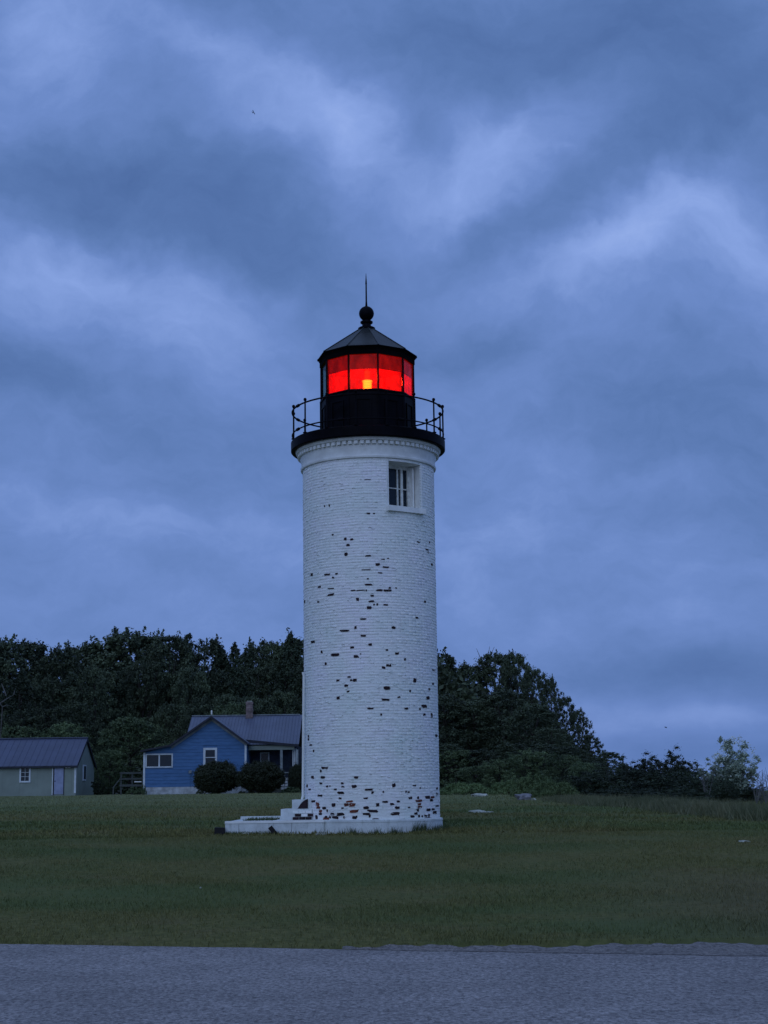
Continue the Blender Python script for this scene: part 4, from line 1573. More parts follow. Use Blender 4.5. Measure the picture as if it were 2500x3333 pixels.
# shrubs to the right
scrubs = [('scrub', s, 3.2, 4.0, .05, 260, 110, 'leaf_shrub') for s in (51, 52, 53)]
SHR = [(1955, 2490, 200, 74), (2030, 2462, 150, 68), (2065, 2480, 190, 64), (2110, 2452, 180, 62), (2195, 2434, 150, 60), (2150, 2490, 210, 56), (2245, 2482, 160, 58), (2285, 2515, 150, 55), (1880, 2500, 160, 78), (2350, 2530, 120, 54), (2430, 2545, 130, 56), (2215, 2550, 160, 52), (2120, 2560, 160, 54), (2010, 2560, 170, 60)]
SHL = ['dark shrub where the wood ends and the scrub begins', 'thin-topped shrub just beyond the last leaning tree', 'low dark shrub left of the scrub gap', 'left of the two tall dark shrubs in the scrub', 'right and tallest of the tall dark shrubs in the scrub',
       'dense dark shrub below the two tall ones', 'dark shrub sloping down right of the tallest scrub shrub', 'low shrub at the left foot of the flowering tree', 'large dark shrub against the end of the wood', 'small shrub hidden under the flowering tree',
       'dark shrub at the right foot of the flowering tree', 'front shrub behind the grass below the tallest scrub shrub', 'front shrub behind the grass in the scrub middle', 'front shrub behind the grass at the scrub left end']
for i, (px, py, w, Yt) in enumerate(SHR):
    p = at(px, py, Yt)
    put_tree(proto(*tr.choice(scrubs)), 'shrub', SHL[i], 'shrub',
        p.x, Yt, p.z, w / F * Yt * 1.45, tr.uniform(0, 6.28), group='dark shrubs right of the wood', trunk='stems', crown='foliage')
# silvery flowering tree
for (px, py, w, Yt, lab) in ((2388, 2402, 160, 56, 'pale silvery-leaved small tree with white blossom near the right edge'),
                             (2340, 2460, 120, 57, 'lower silvery-leaved shrub leaning against the left of the flowering tree')):
    p = at(px, py, Yt)
    o = put_tree(proto('scrub', 60 + px % 3, 3.2, 2.8, .042, 260, 100, 'leaf_silver'), 'flowering_tree', lab, 'tree', p.x, Yt, p.z, w / F * Yt * 1.35, tr.uniform(0, 6.28))
    rg2 = np.random.default_rng(px)
    nn = 170
    d = rg2.normal(size=(nn, 3)); d /= np.linalg.norm(d, axis=1, keepdims=True)
    Pb = d * np.array([.95, .95, 1.1]) * rg2.uniform(.7, 1, (nn, 1)) + np.array([0, 0, 1.9])
    Pb = np.repeat(Pb, 4, 0) + rg2.normal(size=(nn * 4, 3)) * .035
    V, Fa = leaf_quads(Pb, rg2.normal(size=Pb.shape), .042, rg2)
    link('blossom', np_mesh('blossom', V, Fa, M['blossom']), o)
# bare saplings at the right edge
for j, (px, py) in enumerate(((2462, 2510), (2492, 2500), (2478, 2540), (2510, 2490), (2300, 2490))):
    bt = MB()
    Yt = 52.0 + j * .3
    top = at(px, py, Yt)
    g = Vector((top.x - .05, Yt, gz(top.x, Yt)))
    for k in range(7):
        q = Vector((top.x + tr.uniform(-.28, .28), Yt + tr.uniform(-.2, .2), g.z + (top.z - g.z) * tr.uniform(.6, 1.0)))
        md = g * .45 + q * .55 + Vector((tr.uniform(-.06, .06), 0, 0))
        bt.tube([g, md, q], [.016, .010, .004], 5)
        for z_ in range(3):
            e = md + (q - md) * tr.uniform(.1, .9)
            bt.tube([e, e + Vector((tr.uniform(-.18, .18), tr.uniform(-.1, .1), tr.uniform(.05, .22)))], [.006, .003], 4)
    tag(bt.build('bare_sapling', M['grey_bark']), 'bare thin sapling %s' % ['left of the two tallest at the right edge', 'tallest of those touching the right edge', 'shortest, between the two at the right edge', 'just cut off by the right edge', 'in the gap left of the flowering tree'][j], 'sapling', group='bare saplings by the lake')

# low juniper hedges right of the tower
hg = [('spread', s, 1.0, 4.0, .042, 200, 130, 'leaf_hedge') for s in (71, 72)]
for (px, py, w, Yt, lab) in ((1512, 2546, 150, 80, 'low mounded green hedge directly right of the tower'),
                             (1655, 2540, 130, 78, 'low spreading green juniper left of the grey boulder'),
                             (1745, 2520, 150, 72, 'larger sprawling juniper behind the grey boulder'),
                             (1800, 2540, 140, 68, 'ragged juniper right of the grey boulder')):
    p = at(px, py, Yt)
    put_tree(proto(*hg[px % 2]), 'juniper_shrub', lab, 'shrub', p.x, Yt, p.z, w / F * Yt * 1.15, tr.uniform(-.2, .2), trunk='stems', crown='foliage')
p = at(1470, 2440, 95)
put_tree(proto('round', 75, 5, 3.4, .075, 120, 100, 'leaf_bright'), 'young_tree', 'light green young tree just right of the tower above the hedge', 'tree', p.x, 90, at(1470, 2440, 90).z, 2.5, 1.0)

for (px, py, w, Yt, lab) in ((1545, 2492, 130, 87, 'pale green bushy sapling behind the low mounded hedge'), (1628, 2470, 120, 86, 'light green bushy tree above the spreading juniper'),
                             (1722, 2440, 140, 84, 'light green leafy tree straight above the grey boulder'), (1830, 2452, 130, 79, 'light green leafy tree right of the boulder, against the wood'),
                             (1905, 2478, 110, 76, 'light green bush where the wood slopes down to the scrub')):
    p = at(px, py, Yt)
    put_tree(proto('round', 76, 5, 4.4, .062, 220, 90, 'leaf_bright'), 'young_tree', lab, 'tree', p.x, Yt, p.z, w / F * Yt * 1.2, px * 1.0)


# rocks
def rock_at(px, py, wpx, hpx, Y, mat, seed, label):
    p = at(px, py, Y)
    w = wpx / F * Y / 2
    h = hpx / F * Y
    return rock('rock', label, 'rock', (p.x, Y, gz(p.x, Y) + h * .10), (w, w * .8, h * .85), mat, seed)


rock_at(1552, 2630, 52, 10, 47, M['pale_rock'], 3, 'pale flat rock lying in the lawn right of the tower')
rock_at(1592, 2634, 22, 5, 47.1, M['pale_rock'], 4, 'tiny pale rock just right of the flat lawn rock')
rock_at(1562, 2582, 50, 12, 73, M['pale_rock'], 5, 'pale rock slab at the foot of the low hedge')
rock_at(1706, 2592, 52, 26, 64, M['rock'], 6, 'grey boulder at the foot of the juniper')
rock_at(1738, 2598, 14, 9, 63, M['pale_rock'], 7, 'small pale stone at the right foot of the grey boulder')
rock_at(2424, 2751, 30, 7, 30.2, M['pale_rock'], 8, 'whitish stone in the lawn near the right edge')
rock_at(652, 2910, 7, 6, 23.3, M['pale_rock'], 9, 'tiny pale pebble in the left lawn')
for i, (px, lab) in enumerate(((800, 'left-hand'), (852, 'middle'), (925, 'largest right-hand'))):
    p = at(px, 2706, 34.6)
    rock('rubble_stone', '%s pale rubble stone along the foot of the foundation slab' % lab, 'rock', (p.x, 34.64, gz(p.x, 34.6) + .012), (.06 + .02 * i, .05, .035), M['pale_rock'], 30 + i)
for i, (px, lab) in enumerate(((1036, 'left'), (1052, 'right'))):
    p = at(px, 2704, 34.3)
    rock('rubble_stone', '%s of the two pale stones in the grass at the tower foot' % lab, 'rock', (p.x, 34.28, gz(p.x, 34.3) + .012), (.06, .045, .028), M['pale_rock'], 40 + i)

# ------------------------------------------------------------------ shed
def px_x(px, py, Y):
    return at(px, py, Y).x


def clap_boards(parent, org, name, poly, y, pitch, mat, thick=.03, holes=()):
    """horizontal boards clipped to a polygon given as x-range function of z; holes=(x0,x1,z0,z1)"""
    zmin, zmax, fx = poly
    z = zmin
    while z < zmax - .02:
        z1 = min(z + pitch, zmax)
        xa0, xb0 = fx(z)
        xa1, xb1 = fx(z1)
        spans = [(xa0, xb0, xa1, xb1)]
        for h in holes:
            if z1 > h[2] + .02 and z < h[3] - .02:
                ns = []
                for (a0, b0, a1, b1) in spans:
                    if h[0] > a0 and h[1] < b0:
                        ns += [(a0, h[0], a1, h[0]), (h[1], b0, h[1], b1)]
                    else:
                        ns.append((a0, b0, a1, b1))
                spans = ns
        for (a0, b0, a1, b1) in spans:
            if b0 - a0 < .03:
                continue
            vs = [(a0, y - thick, z), (b0, y - thick, z), (b1, y - .008, z1 + .012), (a1, y - .008, z1 + .012),
                  (a0, y + .02, z), (b0, y + .02, z), (b1, y + .02, z1 + .012), (a1, y + .02, z1 + .012)]
            mb = MB().add(vs, [(0, 1, 2, 3), (7, 6, 5, 4), (0, 4, 5, 1), (1, 5, 6, 2), (2, 6, 7, 3), (3, 7, 4, 0)])
            rel(mb, org).build(name, mat, parent)
        z = z1


YS = 110.0
s_r = px_x(247, 2540, YS)
s_l = px_x(-160, 2540, YS)
s_g = at(120, 2588, YS).z
s_e = at(120, 2487, YS).z
s_rz = at(150, 2403, YS + 3.4).z
sd = 6.8
SH = thing('shed', 'long low sage green shed with dark blue metal roof and pale door', 'shed', ((s_l + s_r) / 2, YS, s_g))
org = SH.location.copy()
w0, w1 = px_x(64, 2520, YS), px_x(100, 2520, YS)
wz_0, wz_1 = at(80, 2547, YS).z, at(80, 2495, YS).z
d0_, d1_ = px_x(174, 2540, YS), px_x(209, 2540, YS)
dz_0, dz_1 = at(190, 2585, YS).z, at(190, 2492, YS).z
mb = MB()
mb.bb(s_l, s_r - .03, YS + .03, YS + .1, s_g - .3, s_e)
mb.bb(s_l, s_r - .03, YS + sd - .1, YS + sd, s_g - .3, s_e)
rel(mb, org).build('wall', M['green_board'], SH)
# wide wall panels in front
pxs = [s_l]
while pxs[-1] < s_r - 1.3:
    pxs.append(pxs[-1] + 1.22)
pxs.append(s_r)
for a_, b_ in zip(pxs[:-1], pxs[1:]):
    rel(MB().bb(a_, b_ - .006, YS, YS + .028, s_g - .25, s_e), org).build('wall_panel', M['green_board'], SH)
# gable end wall
mid = YS + sd / 2
mb = MB().add([(s_r, YS + .02, s_g - .3), (s_r, YS + sd, s_g - .3), (s_r, YS + sd, s_e), (s_r, mid, s_rz - .12), (s_r, YS + .02, s_e),
               (s_r - .03, YS + .02, s_g - .3), (s_r - .03, YS + sd, s_g - .3), (s_r - .03, YS + sd, s_e), (s_r - .03, mid, s_rz - .12), (s_r - .03, YS + .02, s_e)],
              [(0, 1, 2, 3, 4), (9, 8, 7, 6, 5), (0, 5, 6, 1), (1, 6, 7, 2), (2, 7, 8, 3), (3, 8, 9, 4), (4, 9, 5, 0)])
rel(mb, org).build('gable_wall', M['green_board'], SH)
rel(MB().bb(s_r - .12, s_r + .02, YS - .025, YS - .002, s_g + .1, s_e - .05), org).build('corner_board', M['house_trim'], SH)
# metal roof in ribbed sheets
ex = px_x(254, 2485, YS)
oh = .28


def roof_slope(parent, org, x0, x1, ye, ze, yr, zr, pitch, mat, name='roof_panel', th=.03, xr0=None, xr1=None):
    """sheets from eave (ye,ze) to ridge (yr,zr); optional different x limits at the ridge"""
    n = max(1, int(round((x1 - x0) / pitch)))
    xr0 = x0 if xr0 is None else xr0
    xr1 = x1 if xr1 is None else xr1
    for i in range(n):
        a, b = x0 + (x1 - x0) * i / n, x0 + (x1 - x0) * (i + 1) / n
        c, d = xr0 + (xr1 - xr0) * i / n, xr0 + (xr1 - xr0) * (i + 1) / n
        rw_ = .022
        vs, prof = [], [(0, .0), (rw_ / (b - a) * .4, .026), (rw_ / (b - a) * 1.4, .026), (rw_ / (b - a) * 2, 0), (1, 0)]
        for (f, h) in prof:
            vs.append((a + (b - a) * f, ye, ze + h))
            vs.append((c + (d - c) * f, yr, zr + h))
        m_ = len(prof)
        vs += [(a, ye, ze - th), (b, ye, ze - th), (c, yr, zr - th), (d, yr, zr - th)]
        fs = [(2 * k, 2 * k + 2, 2 * k + 3, 2 * k + 1) for k in range(m_ - 1)]
        k0 = 2 * m_
        fs += [(k0, k0 + 2, k0 + 3, k0 + 1), (0, k0, k0 + 1, 8), (0, 1, k0 + 2, k0), (8, k0 + 1, k0 + 3, 9)]
        rel(MB().add(vs, fs), org).build(name, mat, parent)


slope = (s_rz - s_e) / (sd / 2)
roof_slope(SH, org, s_l - .3, ex, YS - oh, s_e - oh * slope + .03, mid, s_rz, .45, M['metal_roof'])
mb = MB().slab([(s_l - .3, mid, s_rz - .03), (ex, mid, s_rz - .03), (ex, YS + sd + oh, s_e - oh * slope), (s_l - .3, YS + sd + oh, s_e - oh * slope)], (0, 0, .04))
rel(mb, org).build('rear_roof', M['roof_edge'], SH)
rel(MB().bb(s_l - .3, ex + .01, mid - .14, mid + .14, s_rz + .0, s_rz + .05), org).build('ridge_cap', M['grey_roof'], SH)
rel(MB().bb(s_l - .3, ex, YS - oh + .02, YS - oh + .06, s_e - oh * slope - .12, s_e - oh * slope - .004), org).build('eave_board', M['roof_edge'], SH)
for sgn in (0, 1):
    ya = YS - oh if sgn == 0 else YS + sd + oh
    P4 = [(ex - .05, ya, s_e - oh * slope - .16), (ex - .05, ya, s_e - oh * slope + .0), (ex - .05, mid, s_rz - .035), (ex - .05, mid, s_rz - .22)]
    rel(MB().slab(P4, (.07, 0, 0)), org).build('verge_board', M['roof_edge'], SH)


def window_unit(parent, org, x0, x1, z0, z1, y, cols, rows, fw=.09, mat='house_trim', bar=.025, proud=.05):
    w_ = bpy.data.objects.new('window', None)
    COL.objects.link(w_)
    w_.parent = parent
    mb = MB()
    mb.bb(x0, x0 + fw, y - proud, y + .02, z0, z1)
    mb.bb(x1 - fw, x1, y - proud, y + .02, z0, z1)
    mb.bb(x0 + fw, x1 - fw, y - proud + .002, y + .02, z1 - fw, z1)
    mb.bb(x0 - .0 + fw, x1 - fw, y - proud - .01, y + .02, z0, z0 + fw)
    rel(mb, org).build('frame', M[mat], w_)
    rel(MB().bb(x0 + fw, x1 - fw, y - .012, y - .006, z0 + fw, z1 - fw), org).build('pane', M['pane'], w_)
    if cols * rows > 1:
        mb = MB()
        for c in range(1, cols):
            xx = x0 + fw + (x1 - x0 - 2 * fw) * c / cols
            mb.bb(xx - bar / 2, xx + bar / 2, y - .030, y - .013, z0 + fw, z1 - fw)
        for r_ in range(1, rows):
            zz_ = z0 + fw + (z1 - z0 - 2 * fw) * r_ / rows
            mb.bb(x0 + fw, x1 - fw, y - .034, y - .032, zz_ - bar / 2, zz_ + bar / 2)
        rel(mb, org).build('muntins', M[mat], w_)
    return w_


window_unit(SH, org, w0, w1, wz_0, wz_1, YS - .003, 2, 3, .11)
# door with frame
D = bpy.data.objects.new('door', None)
COL.objects.link(D)
D.parent = SH
rel(MB().bb(d0_ + .06, d1_ - .05, YS - .03, YS - .004, dz_0, dz_1 - .02), org).build('door_leaf', M['door'], D)
mb = MB()
mb.bb(d0_ - .02, d0_ + .05, YS - .05, YS - .004, dz_0 - .05, dz_1 + .03)
mb.bb(d1_ - .04, d1_ + .0, YS - .05, YS - .004, dz_0 - .05, dz_1 + .03)
rel(mb, org).build('door_frame', M['roof_edge'], D)
rel(MB().bb(d0_ + .14, d1_ - .13, YS - .042, YS - .031, dz_0 + .15, dz_0 + .62), org).build('door_panel', M['door'], D)
rel(MB().bb(d0_ + .10, d0_ + .15, YS - .09, YS - .031, (dz_0 + dz_1) / 2 - .12, (dz_0 + dz_1) / 2 - .06), org).build('handle', M['roof_edge'], D)
rel(MB().bb(d0_ - .10, d0_ - .03, YS - .03, YS - .002, s_g, s_e), org).build('door_trim', M['house_trim'], SH)
# twin flood lamp beside the door (unlit)
lx, lz_ = px_x(223, 2496, YS), at(223, 2496, YS).z
mb = MB()
mb.box((lx, YS - .05, lz_ + .06), (.22, .1, .06))
for s in (-1, 1):
    mb.lathe([(.02, lz_ + .05), (.075, lz_ + .0), (.095, lz_ - .07), (.01, lz_ - .08)], 12, c=(lx + s * .1, YS - .16))
rel(mb, org).build('flood_lamp', M['trim'], SH)
# end-wall window
def yon(px, X):      # distance at which the end wall (x = X) is seen in photo column px
    lo, hi = YS, YS + 12
    for _ in range(40):
        m_ = (lo + hi) / 2
        if proj((X, m_, s_g + 1))[0] < px: lo = m_
        else: hi = m_
    return lo


ya, yb = yon(268, s_r), yon(278, s_r)
mb = MB()
mb.bb(s_r + .002, s_r + .05, ya, yb, wz_0 + .1, wz_1 + .12)
rel(mb, org).build('end_window_frame', M['house_trim'], SH)
rel(MB().bb(s_r + .051, s_r + .056, ya + .3, yb - .12, wz_0 + .2, wz_1 + .03), org).build('end_window_pane', M['pane'], SH)
p = at(286, 2505, 112)
put_tree(proto('scrub', 81, 2.0, 1.6, .05, 60, 60, 'leaf_shrub'), 'shrub', 'small dark shrub against the gable end of the green shed', 'shrub', s_r + 1.2, 112.5, at(288, 2508, 112.5).z, 1.5, 0, trunk='stems', crown='foliage')
put_tree(proto('scrub', 81, 2.0, 1.6, .05, 60, 60, 'leaf_shrub'), 'shrub', 'low weedy shrub at the rear corner of the green shed', 'shrub', s_r + 1.9, 116, at(300, 2550, 116).z, 1.6, 1, trunk='stems', crown='foliage')

# ------------------------------------------------------------------ blue cottage
YH = 108.0
HZ = lambda px, py, Y=YH: at(px, py, Y).z
HX = lambda px, py=2500, Y=YH: at(px, py, Y).x
h_l, h_r = HX(468), HX(801)
h_g = HZ(600, 2587)
h_f = HZ(600, 2561)            # top of the foundation
apx, apz = HX(690, 2335), HZ(690, 2337)
e_rz = HZ(803, 2418)           # right eave underside
kx, kz = HX(556, 2430), HZ(556, 2430)   # kink of the left slope
e_lz = HZ(468, 2447)
HO = thing('cottage', 'blue shingled cottage with white corner boards, metal roof and open porch', 'house', ((h_l + h_r) / 2, YH, h_g))
org = HO.location.copy()


def roofz(x, off=0.0):
    if x > apx:
        return apz + (e_rz - apz) * (x - apx) / (h_r - apx) + off
    if x > kx:
        return apz + (kz - apz) * (apx - x) / (apx - kx) + off
    return kz + (e_lz - kz) * (kx - x) / (kx - h_l) + off


def fx_h(z):
    # x-range of wall at height z
    zz_ = z
    xa, xb = h_l + .02, h_r - .02
    if zz_ > e_lz:
        if zz_ <= kz: xa = kx - (kx - h_l) * (kz - zz_) / (kz - e_lz)
        else: xa = kx + (apx - kx) * (zz_ - kz) / (apz - kz)
    if zz_ > e_rz:
        xb = h_r - (h_r - apx) * (zz_ - e_rz) / (apz - e_rz)
    return (max(xa, h_l + .02), min(max(xb, xa + .001), h_r - .02))


bw0, bw1, bz0, bz1 = HX(474, 2475), HX(563, 2475), HZ(520, 2499), HZ(520, 2453)
sw0, sw1, sz0, sz1 = HX(662, 2460), HX(707, 2460), HZ(680, 2497), HZ(680, 2434)
HD = 9.0
mb = MB().prism([(h_l + .03, h_f), (h_r - .03, h_f), (h_r - .03, e_rz - .02), (apx, apz - .05), (kx, kz - .05), (h_l + .03, e_lz - .03)], YH + .021, YH + HD)
rel(mb, org).build('wall', M['blue'], HO)
clap_boards(HO, org, 'siding_board', (h_f, apz - .06, fx_h), YH, .235, M['blue'], .032, holes=((bw0, bw1, bz0, bz1), (sw0, sw1, sz0, sz1)))
mb = MB().bb(h_l + .01, h_r - .01, YH - .02, YH + HD, h_g - .5, h_f - .004)
rel(mb, org).build('foundation', M['stone_base'], HO)
rel(MB().bb(h_l - .03, h_l + .10, YH - .045, YH + .05, h_g + .35, e_lz - .05), org).build('corner_board', M['house_trim'], HO)
rel(MB().bb(h_r - .10, h_r + .03, YH - .045, YH + .05, h_f - .02, e_rz - .08), org).build('corner_board', M['house_trim'], HO)
window_unit(HO, org, bw0, bw1, bz0, bz1, YH - .003, 2, 1, .09, bar=.10)
window_unit(HO, org, sw0, sw1, sz0, sz1, YH - .003, 1, 2, .15, bar=.05)
# roof of the front gable: right slope, left slope, shallow lean-to
rt = .10


def roof_poly(pts_x, y0, y1, mat, name):
    P = [(x, roofz(x, .02)) for x in pts_x] + [(x, roofz(x, .02 + rt)) for x in reversed(pts_x)]
    rel(MB().prism(P, y0, y1), org).build(name, mat, HO)


YF = YH - .45
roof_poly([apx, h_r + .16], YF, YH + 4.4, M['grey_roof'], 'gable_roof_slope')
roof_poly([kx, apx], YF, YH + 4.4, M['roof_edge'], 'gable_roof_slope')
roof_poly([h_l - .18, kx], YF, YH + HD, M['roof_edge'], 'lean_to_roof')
# barge boards
def barge(xa, xb, mat, dz, h, yy):
    P = [(xa, roofz(xa, dz)), (xb, roofz(xb, dz)), (xb, roofz(xb, dz - h)), (xa, roofz(xa, dz - h))]
    rel(MB().prism(P, yy, yy + .04), org).build('barge_board', mat, HO)


barge(apx, h_r + .16, M['roof_edge'], .13, .17, YF - .042)
barge(kx, apx, M['roof_edge'], .13, .17, YF - .042)
barge(h_l - .18, kx, M['roof_edge'], .13, .13, YF - .042)
barge(apx, h_r - .02, M['fascia'], -.02, .19, YH - .085)
barge(kx + .05, apx, M['fascia'], -.02, .19, YH - .085)
# cross wing behind, ridge parallel to the picture
YW = YH + 3.3
w_l, w_r = at(626, 2340, YW).x, at(968, 2420, YW).x
YR = YW + 3.0
rz_ = at(800, 2329, YR).z
xr_l, xr_r = at(625, 2331, YR).x, at(977, 2326, YR).x
ez_w = at(900, 2422, YW - 1.5).z
wing_e = YW - 1.5
xe_r = at(973, 2428, wing_e).x
roof_slope(HO, org, xr_l, max(xe_r, xr_r), wing_e, ez_w + .0, YR, rz_, .235, M['grey_roof'])
mb = MB().slab([(xr_l, YR, rz_ - .03), (xr_r, YR, rz_ - .03), (xr_r, YR + 4.2, ez_w), (xr_l, YR + 4.2, ez_w)], (0, 0, .04))
rel(mb, org).build('rear_roof', M['roof_edge'], HO)
rel(MB().bb(xr_l, xr_r, YR - .1, YR + .1, rz_ + .0, rz_ + .06), org).build('ridge_cap', M['fascia'], HO)
# sloping porch fascia under the wing eave
pf = [at(800, 2407, wing_e - .12), at(972, 2423, wing_e - .12), at(972, 2430, wing_e - .12), at(800, 2417, wing_e - .12)]
rel(MB().slab([tuple(q) for q in pf], (0, .08, 0)), org).build('porch_fascia', M['roof_edge'], HO)
YP = wing_e + .1
mb = MB().bb(h_r, at(958, 2430, YP).x, YP, YP + .12, at(860, 2441, YP).z, at(860, 2427, YP).z)
rel(mb, org).build('porch_beam', M['green_board'], HO)
# body walls of the wing: rear wall of porch and right end
pw_r = at(968, 2500, YW + .5).x
rel(MB().bb(h_r, pw_r, YW + .5, YW + 6.2, h_g - .3, ez_w - .02), org).build('porch_wall', M['porch_dark'], HO)
window_unit(HO, org, at(845, 2460, YW).x, at(875, 2460, YW).x, HZ(860, 2505, YW), HZ(860, 2448, YW), YW + .49, 1, 2, .08)
for (pa, pb) in ((912, 920), (965, 971)):
    rel(MB().bb(at(pa, 2470, YP).x, at(pb, 2470, YP).x, YP - .02, YP + .14, h_g + .3, at(860, 2441, YP).z - .003), org).build('porch_post', M['fascia'], HO)
for k in range(3):
    a_ = at(952 + 5 * k, 2470, YP + .5).x
    rel(MB().bb(a_, a_ + .075, YP + .5, YP + .53, h_g + .9, at(860, 2437, YP).z), org).build('porch_board', M['house_trim'], HO)
rel(MB().bb(h_r + .02, at(972, 2500, YP).x, YP - .05, YW + .49, h_g - .2, HZ(900, 2556, YP)), org).build('porch_floor', M['old_wood'], HO)
rel(MB().bb(at(917, 2500, YP).x, at(952, 2500, YP).x, YP - .08, YP - .0, HZ(930, 2517, YP), HZ(930, 2513, YP)), org).build('porch_rail', M['fascia'], HO)
pr2 = random.Random(4)
for k in range(9):
    x_ = at(919 + (k % 2) * 12 + pr2.uniform(0, 4), 2540, YP).x
    z_ = HZ(930, 2566, YP) + (k // 2) * .22
    bx_ = MB().box((x_, YP - .25, z_), (.22 + pr2.uniform(0, .06), .2, .17), Matrix.Rotation(pr2.uniform(-.15, .15), 3, 'Y'))
    rel(bx_, org).build('pier_stone', M['stone_base'], HO)
# chimney with cap, in a few uneven courses
cY = YR - .5
cx0, cx1 = at(801, 2300, cY).x, at(822, 2300, cY).x
cz0, cz1 = at(812, 2345, cY).z, at(812, 2284, cY).z
CHM = bpy.data.objects.new('chimney', None)
COL.objects.link(CHM)
CHM.parent = HO
nc = 10
for k in range(nc):
    za, zb_ = cz0 - .3 + (cz1 - cz0 + .3) * k / nc, cz0 - .3 + (cz1 - cz0 + .3) * (k + 1) / nc - .008
    e = .0 if k % 3 else .025
    rel(MB().bb(cx0 - e, cx1 + e, cY - e, cY + .45 + e, za, zb_), org).build('brick_course', M['chimney'], CHM)
rel(MB().bb(cx0 + .05, cx1 - .05, cY + .05, cY + .4, cz1, cz1 + .08), org).build('chimney_pot', M['pale_rock'], CHM)
vx, vz = HX(690, 2322), HZ(690, 2326)
rel(MB().lathe([(.055, vz), (.055, vz + .28), (.01, vz + .3)], 10, c=(vx, YH - .2)), org).build('vent_pipe', M['trim'], HO)
mx_, mz_ = HX(620, 2512), HZ(620, 2512)
mb = MB().lathe([(.01, mz_ - .12), (.11, mz_ - .1), (.12, mz_ + .06), (.02, mz_ + .12)], 14, c=(mx_, YH - .10))
rel(mb, org).build('meter', M['fascia'], HO)
rel(MB().bb(mx_ - .025, mx_ + .025, YH - .07, YH - .035, h_f, mz_ - .1), org).build('meter_pipe', M['blue'], HO)

# wooden deck left of the cottage
YD = 108.6
DK = thing('wooden_deck', 'weathered grey wooden deck with rails and steps at the left end of the cottage', 'deck', (HX(430), YD, h_g))
org = DK.location.copy()
dxl, dxr = HX(392, 2560, YD), h_l - .06
fz = HZ(420, 2557, YD)
for k in range(8):
    rel(MB().bb(dxl, dxr, YD + k * .25, YD + k * .25 + .235, fz - .05, fz), org).build('deck_board', M['old_wood'], DK)
for xx in (dxl + .05, (dxl + dxr) / 2, dxr - .08):
    rel(MB().bb(xx - .05, xx + .05, YD - .06, YD - .002, h_g - .1, HZ(430, 2513, YD)), org).build('post', M['old_wood'], DK)
for (za, zb_) in ((2513, 2519), (2532, 2538), (2553, 2560)):
    rel(MB().bb(dxl - .05, dxr, YD - .10, YD - .062, HZ(430, zb_, YD), HZ(430, za, YD)), org).build('rail', M['old_wood'], DK)
for k in range(4):
    xa = HX(368, 2580, YD) + k * .16
    rel(MB().bb(xa, xa + .2, YD, YD + 1.2, h_g - .05 + k * .17, h_g + .02 + k * .17), org).build('step', M['old_wood'], DK)
a_, b_ = at(368, 2565, YD - .02), at(392, 2535, YD - .02)
rel(MB().tube([a_, b_], .045, 6), org).build('stair_rail', M['old_wood'], DK)
rel(MB().bb(HX(367, 2580, YD), HX(371, 2580, YD), YD - .05, YD + .03, h_g - .1, a_.z), org).build('post', M['old_wood'], DK)
mb = MB().bb(dxl + 1.0, dxl + 1.5, YD - .2, YD - .12, HZ(453, 2546, YD), HZ(453, 2543, YD))
o = mb.build('pale_plank', M['trim'])
tag(o, 'short pale plank laid across the deck railing by the cottage', 'plank')

# bushes in front of the cottage
bsh = [('bush', s, 2.6, 3.2, .055, 560, 110, 'leaf_bush') for s in (91, 92)]
for (px, py, w, Yt, k, lab) in ((705, 2478, 146, 104, 0, 'left of the two big round dark bushes in front of the blue cottage'),
                                (853, 2478, 152, 103, 1, 'right of the two big round dark bushes in front of the blue cottage'),
                                (966, 2488, 56, 107, 0, 'narrow dark bush by the porch end, partly behind the tower')):
    p = at(px, py, Yt)
    put_tree(proto(*bsh[k]), 'round_bush', lab, 'bush', p.x, Yt, p.z, w / F * Yt, 1.0 + k, trunk='stems', crown='foliage')
for (px, py, w, Yt, lab) in ((950, 2560, 70, 105, 'low green plants between the right bush and the tower'), (925, 2575, 40, 104.5, 'small leafy plant at the right foot of the right round bush'),
                             (790, 2572, 30, 104, 'small leafy plant between the two round bushes'), (440, 2560, 60, 107, 'leafy weeds growing under the wooden deck'),
                             (652, 2570, 30, 105, 'pale green weeds at the left foot of the left round bush'), (468, 2552, 20, 107.5, 'small weed at the corner post of the cottage deck')):
    p = at(px, py, Yt)
    put_tree(proto('spread', 95, 1.0, 2.4, .06, 60, 70, 'leaf_bright'), 'leafy_plant', lab, 'plant', p.x, Yt, p.z, w / F * Yt, 0, trunk='stems', crown='foliage')


# ------------------------------------------------------------------ tall grass on the right, weeds at the foot
def tall(name, label, pts, n, h0, h1, w, mat, seed, spread=.5):
    rg_ = np.random.default_rng(seed)
    k = len(pts) - 1
    t_ = rg_.uniform(0, k, n)
    i = np.minimum(t_.astype(int), k - 1)
    f = t_ - i
    A = np.array(pts)
    P = A[i] * (1 - f)[:, None] + A[i + 1] * f[:, None]
    x = P[:, 0] + rg_.normal(size=n) * .3
    y = P[:, 1] + rg_.uniform(-1, 1, n) * P[:, 2]
    h = rg_.uniform(h0, h1, n) * P[:, 3] * np.clip(1 + .4 * vnoise(x * 2, y * 2, .6), .4, 1.6)
    V, Fa = blades(x, y, lawn_height(x, y) - .01, h, rg_.uniform(.5, 1.3, n) * w, spread, rg_)
    o = link(name, np_mesh(name, V, Fa, M[mat], k=3))
    return tag(o, label, 'grass', kind='stuff')


